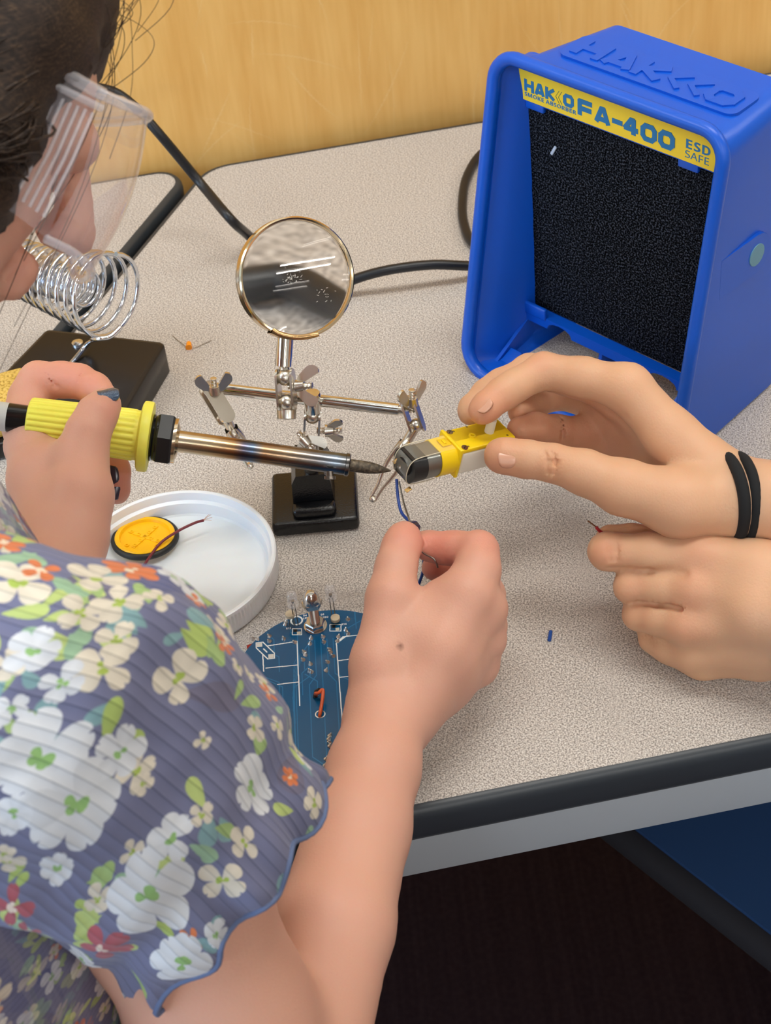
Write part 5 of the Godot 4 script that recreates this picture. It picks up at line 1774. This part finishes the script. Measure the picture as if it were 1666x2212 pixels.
func build_hair(t: Node3D, hx: Transform3D) -> void:
	var at := func(x: float, y: float, z: float) -> Vector3:
		return hx * Vector3(x * 0.001, y * 0.001, z * 0.001)
	var hair := paint(Color.WHITE, 0.55, 0.0, 0.4)
	hair.albedo_texture = noise_map(256, 0.03, [0.0, 0.5, 0.75, 1.0], [rgb8(26, 19, 16), rgb8(44, 33, 27), rgb8(74, 56, 42), rgb8(104, 82, 58)], 3, 71)
	hair.uv1_triplanar = true
	hair.uv1_scale = Vector3(20, 90, 90)
	# the mass of hair drawn back over the temples and ears
	var f := limb_field([
		[5.0, [[at.call(0, 34, -30), 86.0], [at.call(0, 42, -8), 76.0]]],
		[5.0, [[at.call(-40, 56, 8), 36.0], [at.call(-58, 28, 12), 29.0], [at.call(-61, -6, 12), 27.0], [at.call(-59, -30, 12), 25.0], [at.call(-52, -66, -16), 24.0]]],
		[5.0, [[at.call(40, 56, 12), 37.0], [at.call(60, 22, -2), 28.0], [at.call(64, -18, -12), 26.0]]],
		[5.0, [[at.call(-42, 56, 20), 31.0], [at.call(-54, 30, 26), 24.0]]],
		[5.0, [[at.call(-16, 62, 30), 28.0], [at.call(16, 62, 30), 28.0]]],
		[5.0, [[at.call(20, 74, 8), 30.0], [at.call(-20, 74, 8), 30.0]]],
		[16.0, [[at.call(0, -10, -70), 50.0], [at.call(0, -60, -80), 36.0]]],
	], 0.005)
	var s := BodySkin.new()
	s.base = Color.WHITE
	s.add(f, [], noise3(9, 0.05), 0.003)
	var mass := part(t, "hair", s.mesh(), hair)
	# strands combed over it, and loose curls
	rng.seed = 77
	var st := Shape.new()
	for i in 900:
		var side := -1.0 if i % 5 else 1.0
		var a0 := rng.randf_range(0.0, 1.0)
		var p0 := Vector3(side * (20 + 58 * a0), 96 - 122 * a0 * a0, 34 - 6 * a0) + Vector3(rng.randfn(0, 4), rng.randfn(0, 5), rng.randfn(0, 4))
		var p1 := Vector3(side * (56 + 33 * a0), 88 - 110 * a0, 8 + 10 * a0) + Vector3(rng.randfn(0, 3), rng.randfn(0, 6), rng.randfn(0, 5))
		var p2 := Vector3(side * (82 + 6 * a0), 42 - 90 * a0, -16) + Vector3(rng.randfn(0, 3), rng.randfn(0, 8), rng.randfn(0, 6))
		var p3 := Vector3(side * 62, -30 - 40 * a0, -62) + Vector3(rng.randfn(0, 4), rng.randfn(0, 8), rng.randfn(0, 6))
		st.tube(curve([at.call(p0.x, p0.y, p0.z), at.call(p1.x, p1.y, p1.z), at.call(p2.x, p2.y, p2.z), at.call(p3.x, p3.y, p3.z)], 5), rng.randf_range(0.0003, 0.00075), 4, false)
	var comb := part(mass, "strands", st.mesh(), hair)
	comb.set_meta("kind", "stuff")
	var lo := Shape.new()
	for i in 46:
		var k := float(i) / 46.0
		var q := Vector3(rng.randf_range(-50, -4), rng.randf_range(48, 84), rng.randf_range(28, 48))
		var pts := []
		var swing := rng.randf_range(10.0, 34.0)
		var drop := rng.randf_range(20.0, 70.0) if k < 0.7 else rng.randf_range(90.0, 190.0)
		for j in 6:
			var u := j / 5.0
			pts.append(at.call(q.x + 6 * sin(u * 5.0 + i), q.y + 14 * sin(u * 2.6) - drop * u * u, q.z + swing * sin(u * 2.2) + 4 * sin(u * 6.0 + i * 1.7)))
		lo.tube(curve(pts, 5), 0.00016, 4, false)
	var fly := part(mass, "loose_strands", lo.mesh(), paint(rgb8(64, 46, 32), 0.6))
	fly.set_meta("kind", "stuff")

# ---- clear safety goggles
func build_goggles() -> void:
	var hx := head_xf()
	var at := func(x: float, y: float, z: float) -> Vector3:
		return hx * Vector3(x * 0.001, y * 0.001, z * 0.001)
	var t := thing("safety_goggles", "clear plastic safety goggles with ribbed side shield worn by the person soldering", "goggles", at.call(0, 0, 100))
	var clear := paint(Color(0.93, 0.92, 0.97, 0.10), 0.05)
	clear.transparency = BaseMaterial3D.TRANSPARENCY_ALPHA
	var frost := paint(Color(0.90, 0.89, 0.92, 0.24), 0.22)
	frost.transparency = BaseMaterial3D.TRANSPARENCY_ALPHA
	# the frame in plan: round the front from temple to temple
	var plan := func(u: float) -> Vector3:       # u -1 .. 1, right temple is +1
		var x := 72.0 * sin(u * 1.5708)
		var z := 50.0 + 33.0 * pow(maxf(cos(u * 1.5708), 0.0), 0.42)
		return Vector3(x, 0, z)
	var top := func(u: float) -> float:
		return 24.0 - 4.0 * u * u
	var low := func(u: float) -> float:
		return -46.0 + 8.0 * u * u + (14.0 * exp(-u * u * 40.0))
	var rows := []
	for i in 13:
		var v := i / 12.0
		var row := PackedVector3Array()
		for k in 61:
			var u := -1.0 + k / 30.0
			var p: Vector3 = plan.call(u)
			var bulge := sin(PI * v) * 4.0
			row.append(at.call(p.x * (1.0 + bulge * 0.01), lerpf(low.call(u), top.call(u), v), p.z + bulge))
		rows.append(row)
	part(t, "lens", Shape.new().sheet(rows).mesh(), clear)
	for e in [1.0, 0.0]:
		var rim := []
		for k in 61:
			var u := -1.0 + k / 30.0
			var p: Vector3 = plan.call(u)
			rim.append(at.call(p.x, lerpf(low.call(u), top.call(u), e), p.z))
		part(t, "rim", Shape.new().tube(rim, 0.0022 if e > 0.5 else 0.0018, 8).mesh(), frost)
	# upper shelf that meets the brow
	var shelf := []
	for e in [0.0, 1.0]:
		var row := PackedVector3Array()
		for k in 61:
			var u := -1.0 + k / 30.0
			var p: Vector3 = plan.call(u)
			row.append(at.call(p.x * (1.0 - 0.16 * e), top.call(u) + 1.0 + 3.0 * e, p.z - 16.0 * e * (1.0 - u * u)))
		shelf.append(row)
	part(t, "brow_shelf", Shape.new().sheet(shelf).mesh(), frost)
	# side shields with their upright ribs
	for sg in [1.0, -1.0]:
		var panel := []
		for i in 7:
			var v := i / 6.0
			var row := PackedVector3Array()
			for k in 9:
				var w := k / 8.0
				row.append(at.call(sg * (72.0 + 3.0 * sin(PI * w)), lerpf(-38.0 + 8.0 * w, 20.0, v), 51.0 - 34.0 * w))
			panel.append(row)
		var pn := part(t, "side_shield", Shape.new().sheet(panel).mesh(), clear)
		for k in 9:
			var z := 50.0 - 3.1 * k
			part(pn, "rib", Shape.new().tube([at.call(sg * 74.0, -31.0 + 0.7 * k, z - 4.0), at.call(sg * 75.5, -8, z - 1.5), at.call(sg * 74.5, 12.0, z)], 0.0008, 6).mesh(), frost)
		part(pn, "rib_frame", Shape.new().tube([at.call(sg * 74.0, 15.0, 53), at.call(sg * 75.5, 15.0, 36), at.call(sg * 74.5, 15.0, 18)], 0.0016, 6).mesh(), frost)
		part(t, "temple_arm", Shape.new().tube([at.call(sg * 73.0, 20.0, 52), at.call(sg * 79.0, 22.0, 10), at.call(sg * 78.0, 14.0, -40)], 0.0026, 8).mesh(), frost)

# ---------------------------------------------------------------- the flowered top
const PRINT := 0.42             # the printed image covers this many metres of cloth
const PRINT_PX := 1600

func petal(im: Image, c: Vector2, dir: float, long: float, wide: float, col: Color, notch := 0.0) -> void:
	var e := Vector2.from_angle(dir)
	var mid := c + e * long * 0.55
	var r := int(maxf(long, wide)) + 2
	for y in range(int(mid.y) - r, int(mid.y) + r):
		for x in range(int(mid.x) - r, int(mid.x) + r):
			var q := Vector2(x, y) - c
			var a := q.dot(e) / long
			if a < 0.0 or a > 1.06:
				continue
			var b := absf(q.cross(e)) / wide
			var prof := sqrt(maxf(0.0, sin(PI * pow(minf(a, 1.0), 1.35)))) * (0.55 + 0.45 * a)
			if a > 0.8 and notch > 0.0:
				prof -= notch * maxf(0.0, (a - 0.8) * 5.0) * exp(-b * b * 30.0)
				if b < (a - 0.86) * notch * 2.0:
					continue
			if b < prof:
				im.set_pixel(posmod(x, PRINT_PX), posmod(y, PRINT_PX), col.darkened(0.05 * b + 0.05 * (1.0 - a)))

func blossom(im: Image, c: Vector2, size: float, kind: int, turn: float, g: RandomNumberGenerator) -> void:
	var cols: Array = [[rgb8(226, 216, 198), rgb8(170, 190, 92)], [rgb8(226, 228, 232), rgb8(150, 190, 120)], [rgb8(222, 128, 82), rgb8(232, 216, 190)], [rgb8(182, 98, 108), rgb8(232, 214, 200)]][kind]
	var n := g.randi_range(4, 6) if kind != 0 else 4
	for k in n:
		var col: Color = cols[0]
		petal(im, c, turn + TAU * k / n + g.randfn(0, 0.12), size * 0.5 * g.randf_range(0.85, 1.1), size * (0.24 if kind < 2 else 0.17) * g.randf_range(0.85, 1.12), col.darkened(g.randf() * 0.05), 0.4 if g.randf() < 0.4 else 0.0)
	for k in 5:
		petal(im, c, g.randf() * TAU, size * 0.13, size * 0.06, cols[1])

func floral_image(placed: Array) -> Image:
	var im := Image.create(PRINT_PX, PRINT_PX, false, Image.FORMAT_RGB8)
	im.fill(rgb8(114, 116, 144))
	var g := RandomNumberGenerator.new()
	g.seed = 19
	for i in 60:        # cloudy dye
		var c := Vector2(g.randf(), g.randf()) * PRINT_PX
		petal(im, c, g.randf() * TAU, g.randf_range(60, 120), g.randf_range(20, 46), rgb8(102, 106, 144) if i % 2 else rgb8(118, 114, 136))
	for i in 340:        # leaves and teal blotches
		var c := Vector2(g.randf(), g.randf()) * PRINT_PX
		var col: Color = [rgb8(176, 196, 112), rgb8(166, 192, 126), rgb8(134, 168, 172), rgb8(156, 188, 156), rgb8(188, 204, 128)][g.randi() % 5]
		var d := g.randf() * TAU
		for k in g.randi_range(1, 4):
			petal(im, c + Vector2.from_angle(d + PI * 0.5) * 16.0 * k, d + g.randfn(0, 0.6), g.randf_range(26, 64), g.randf_range(9, 18), col)
	for i in 105:        # little blossoms between
		blossom(im, Vector2(g.randf(), g.randf()) * PRINT_PX, g.randf_range(34, 74), [0, 0, 1, 1, 2][g.randi() % 5], g.randf() * TAU, g)
	var all := placed.duplicate()
	for i in 900:        # more blossoms wherever there is room
		var c := Vector2(g.randf(), g.randf()) * PRINT_PX
		var size := g.randf_range(56, 104)
		var free := true
		for e in all:
			if c.distance_to(e[0]) < 0.56 * (size + e[1]):
				free = false
				break
		if free and all.size() < placed.size() + 80:
			all.append([c, size, [0, 1, 1, 0, 2, 0][g.randi() % 6], g.randf() * TAU])
	for e in all:
		blossom(im, e[0], e[1], e[2], e[3], g)
	# fine knitted ribs
	var y := 0
	while y < PRINT_PX:
		for x in range(0, PRINT_PX):
			for k in 2:
				im.set_pixel(x, (y + k) % PRINT_PX, im.get_pixel(x, (y + k) % PRINT_PX).darkened(0.15))
		y += 20
	return im

func build_shirt(person: Node3D) -> void:
	# stations down the sleeve: [upper contour px, lower contour px, depth of the middle, thickness factor]
	var st := [
		[[-330, 1010], [-700, 1640], 0.585, 0.85], [[60, 1172], [-430, 1840], 0.572, 0.85], [[225, 1222], [-280, 1920], 0.575, 0.88], [[366, 1260], [-120, 1975], 0.588, 0.90],
		[[474, 1345], [10, 2010], 0.605, 0.92], [[570, 1452], [115, 2055], 0.627, 0.94], [[655, 1560], [222, 2110], 0.650, 0.96], [[700, 1668], [322, 2160], 0.672, 0.96],
	]
	var n_s := 57
	var n_a := 97
	var rows := []
	var uvs := []
	var wave := noise3(15, 0.02)
	var fold := noise3(16, 0.012)
	var u := 0.0
	var prev := Vector3.ZERO
	for i in n_s:
		var s := float(i) / (n_s - 1)
		var q := s * (st.size() - 1)
		var k := mini(int(q), st.size() - 2)
		var w := q - k
		var up := Vector2.ZERO
		var lo := Vector2.ZERO
		var val := []
		for e in 2:
			var pts := []
			for m in [maxi(k - 1, 0), k, k + 1, mini(k + 2, st.size() - 1)]:
				pts.append(Vector2(st[m][e][0], st[m][e][1]))
			val.append(pts[1].cubic_interpolate(pts[2], pts[0], pts[3], w))
		up = val[0]
		lo = val[1]
		var d: float = lerpf(st[k][2], st[k + 1][2], w)
		var th: float = lerpf(st[k][3], st[k + 1][3], w)
		var cpx := (up + lo) * 0.5
		var c := deep(cpx.x, cpx.y, d)
		var half := deep(up.x, up.y, d) - c
		var view := (c - EYE).normalized()
		# the hem leans: the far side of the tube sits a little further down the arm
		var r := half.length()
		if i > 0:
			u += c.distance_to(prev)
		prev = c
		var row := PackedVector3Array()
		var uvr := []
		var axis := view.cross(half).normalized()
		if axis.dot(CAM_R - CAM_U) < 0.0:
			axis = -axis
		for j in n_a:
			var an := TAU * j / (n_a - 1)
			var dir := half * cos(an) - view * (r * th) * sin(an)
			var p := c + dir
			var near_hem := smoothstep(0.72, 1.0, s)
			var bump := fold.get_noise_3d(cos(an) * 60.0, sin(an) * 60.0, s * 90.0) * 0.010
			bump += near_hem * near_hem * 0.0042 * sin(an * 13.0 + 2.0 * sin(an * 4.0)) + wave.get_noise_3dv(p * 1000.0) * 0.004
			bump -= 0.006 * smoothstep(0.80, 0.86, s) * (1.0 - smoothstep(0.86, 0.97, s))
			p += dir.normalized() * bump + axis * (near_hem * (0.003 * sin(an * 9.0 + 1.0) + 0.011 * maxf(0.0, sin(an))))
			row.append(p)
			uvr.append(Vector2(u / PRINT, (an / TAU * 0.42) / PRINT))
		rows.append(row)
		uvs.append(uvr)
	# where the blossoms of the print lie on the cloth: [px, py, size px, kind]
	var want := [
		[384, 1462, 150, 0], [216, 1442, 150, 0], [80, 1400, 125, 1], [136, 1487, 110, 1], [88, 1640, 240, 1], [166, 1728, 250, 1], [251, 1623, 135, 1], [543, 1693, 170, 1], [362, 1819, 130, 1], [312, 1934, 250, 1],
		[392, 2075, 190, 1], [477, 1914, 130, 0], [672, 1733, 100, 0], [121, 1879, 120, 1], [583, 1497, 90, 2], [482, 1390, 90, 2], [281, 1225, 150, 2], [417, 1296, 80, 2], [35, 1954, 140, 3], [226, 2055, 170, 3],
		[205, 1250, 140, 0], [50, 1266, 150, 0], [166, 1325, 120, 0], [255, 1300, 120, 0], [345, 1290, 90, 0], [600, 1560, 70, 0], [640, 1620, 60, 0], [520, 1440, 60, 0], [555, 1575, 80, 0], [440, 1590, 60, 0], [300, 1700, 70, 0],
		[30, 1530, 80, 1], [440, 1760, 70, 0], [540, 1820, 90, 0], [60, 2060, 110, 3], [20, 1760, 110, 1], [90, 1230, 90, 2], [620, 1680, 60, 2], [470, 2010, 90, 1],
	]
	var placed := []
	var g := RandomNumberGenerator.new()
	g.seed = 4
	for e in want:
		var best := 1e9
		var hit := Vector2.ZERO
		for i in n_s:
			for j in range(0, n_a / 2 + 1):
				var v: Vector3 = rows[i][j] - EYE
				var dd := v.dot(CAM_F)
				var sx: float = 833.0 + FOCAL * v.dot(CAM_R) / dd - e[0]
				var sy: float = 1106.0 - FOCAL * v.dot(CAM_U) / dd - e[1]
				var m: float = sx * sx + sy * sy
				if m < best:
					best = m
					hit = uvs[i][j]
		placed.append([hit * PRINT_PX, e[2] / 6400.0 / PRINT * PRINT_PX, e[3], g.randf() * TAU])
	var im := floral_image(placed)
	var cloth := paint(Color.WHITE, 0.88, 0.0, 0.25)
	cloth.albedo_texture = ImageTexture.create_from_image(im)
	cloth.rim_enabled = true
	cloth.rim = 0.3
	# ribs stand out in relief
	var rib := Image.create(4, 20, false, Image.FORMAT_L8)
	for y in 20:
		var h := 0.35 + 0.65 * pow(sin(PI * (y + 0.5) / 20.0), 0.6)
		rib.fill_rect(Rect2i(0, y, 4, 1), Color(h, h, h))
	var tall := Image.create(4, 1600, false, Image.FORMAT_L8)
	for k in 80:
		tall.blit_rect(rib, Rect2i(0, 0, 4, 20), Vector2i(0, k * 20))
	cloth.heightmap_enabled = true
	cloth.heightmap_texture = ImageTexture.create_from_image(tall)
	cloth.heightmap_scale = 0.06
	var s := Shape.new()
	s.has_uv = true
	s.sheet(rows, false, uvs)
	# join the seam's normals by smoothing; lining inside
	var inner := []
	for i in range(n_s - 1, n_s - 22, -1):
		var row := PackedVector3Array()
		var mid := Vector3.ZERO
		for j in n_a - 1:
			mid += rows[i][j] / (n_a - 1)
		for j in n_a:
			row.append(rows[i][j].move_toward(mid, 0.0012))
		inner.append(row)
	# torso: a body of cloth behind the sleeve
	var f := limb_field([
		[50.0, [[-330, 2330, 0.735, 112.0], [-420, 1900, 0.69, 112.0], [-520, 1500, 0.66, 110.0]]],
		[50.0, [[-200, 1560, 0.63, 62.0], [-520, 1400, 0.66, 92.0], [-860, 1320, 0.73, 62.0]]],
		[50.0, [[-330, 2330, 0.735, 112.0], [-420, 2900, 0.80, 125.0]]],
	], 0.008)
	var k2 := BodySkin.new()
	k2.base = Color.WHITE
	k2.add(f, [], fold, 0.006)
	var cloth2 := paint(Color(1.0, 0.97, 0.95), 0.88, 0.0, 0.25)
	cloth2.albedo_texture = cloth.albedo_texture
	cloth2.uv1_triplanar = true
	cloth2.uv1_scale = Vector3.ONE * 4.6
	var shirt := part(person, "floral_top", k2.mesh(), cloth2)
	part(shirt, "sleeve", s.mesh(), cloth)
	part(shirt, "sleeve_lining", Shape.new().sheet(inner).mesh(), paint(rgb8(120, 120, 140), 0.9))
	# overlocked wavy hem
	var hem := []
	for j in n_a - 1:
		hem.append(rows[n_s - 1][j])
	var thread := triplanar(paint(rgb8(96, 110, 144), 0.9), null, 40.0)
	part(shirt, "hem", Shape.new().tube(hem, 0.0013, 8, false, true).mesh(), thread)
	# far sleeve
	part(shirt, "sleeve", Shape.new().tube([deep(-820, 1330, 0.73), deep(-640, 1400, 0.735), deep(-520, 1480, 0.74)], [0.064, 0.062, 0.058], 24).mesh(), cloth2)

# ---------------------------------------------------------------- everything
func _ready() -> void:
	rng.seed = 1
	var cam := Camera3D.new()
	cam.name = "camera"
	cam.fov = 33.3735
	cam.near = 0.02
	cam.far = 40.0
	add_child(cam)
	cam.transform = Transform3D(Basis(CAM_R, CAM_U, -CAM_F), EYE)
	cam.current = true
	var optics := CameraAttributesPhysical.new()
	optics.frustum_focal_length = 40.03
	optics.frustum_near = 0.02
	optics.frustum_far = 40.0
	optics.frustum_focus_distance = 0.93
	optics.exposure_aperture = 14.0
	cam.attributes = optics
	var world := WorldEnvironment.new()
	world.name = "surroundings"
	var env := Environment.new()
	env.background_mode = Environment.BG_SKY
	var sky := Sky.new()
	var sm := ProceduralSkyMaterial.new()
	sm.sky_top_color = Color(0.40, 0.58, 0.86)
	sm.sky_horizon_color = Color(0.78, 0.86, 0.94)
	sm.ground_bottom_color = Color(0.34, 0.35, 0.34)
	sm.ground_horizon_color = Color(0.66, 0.68, 0.68)
	sky.sky_material = sm
	env.sky = sky
	env.tonemap_mode = Environment.TONE_MAPPER_LINEAR
	env.tonemap_exposure = EXPOSURE
	env.sdfgi_enabled = true
	env.ssao_enabled = true
	env.ssil_enabled = true
	world.environment = env
	add_child(world)
	build_room()
	build_tables()
	build_absorber()
	build_helper()
	var learner := build_learner()
	build_shirt(learner)
	build_goggles()
	build_lid()
	build_board()
	build_helping_hand()
	build_stand()
	build_iron()
	build_motor()
	build_cords()
	build_bits()
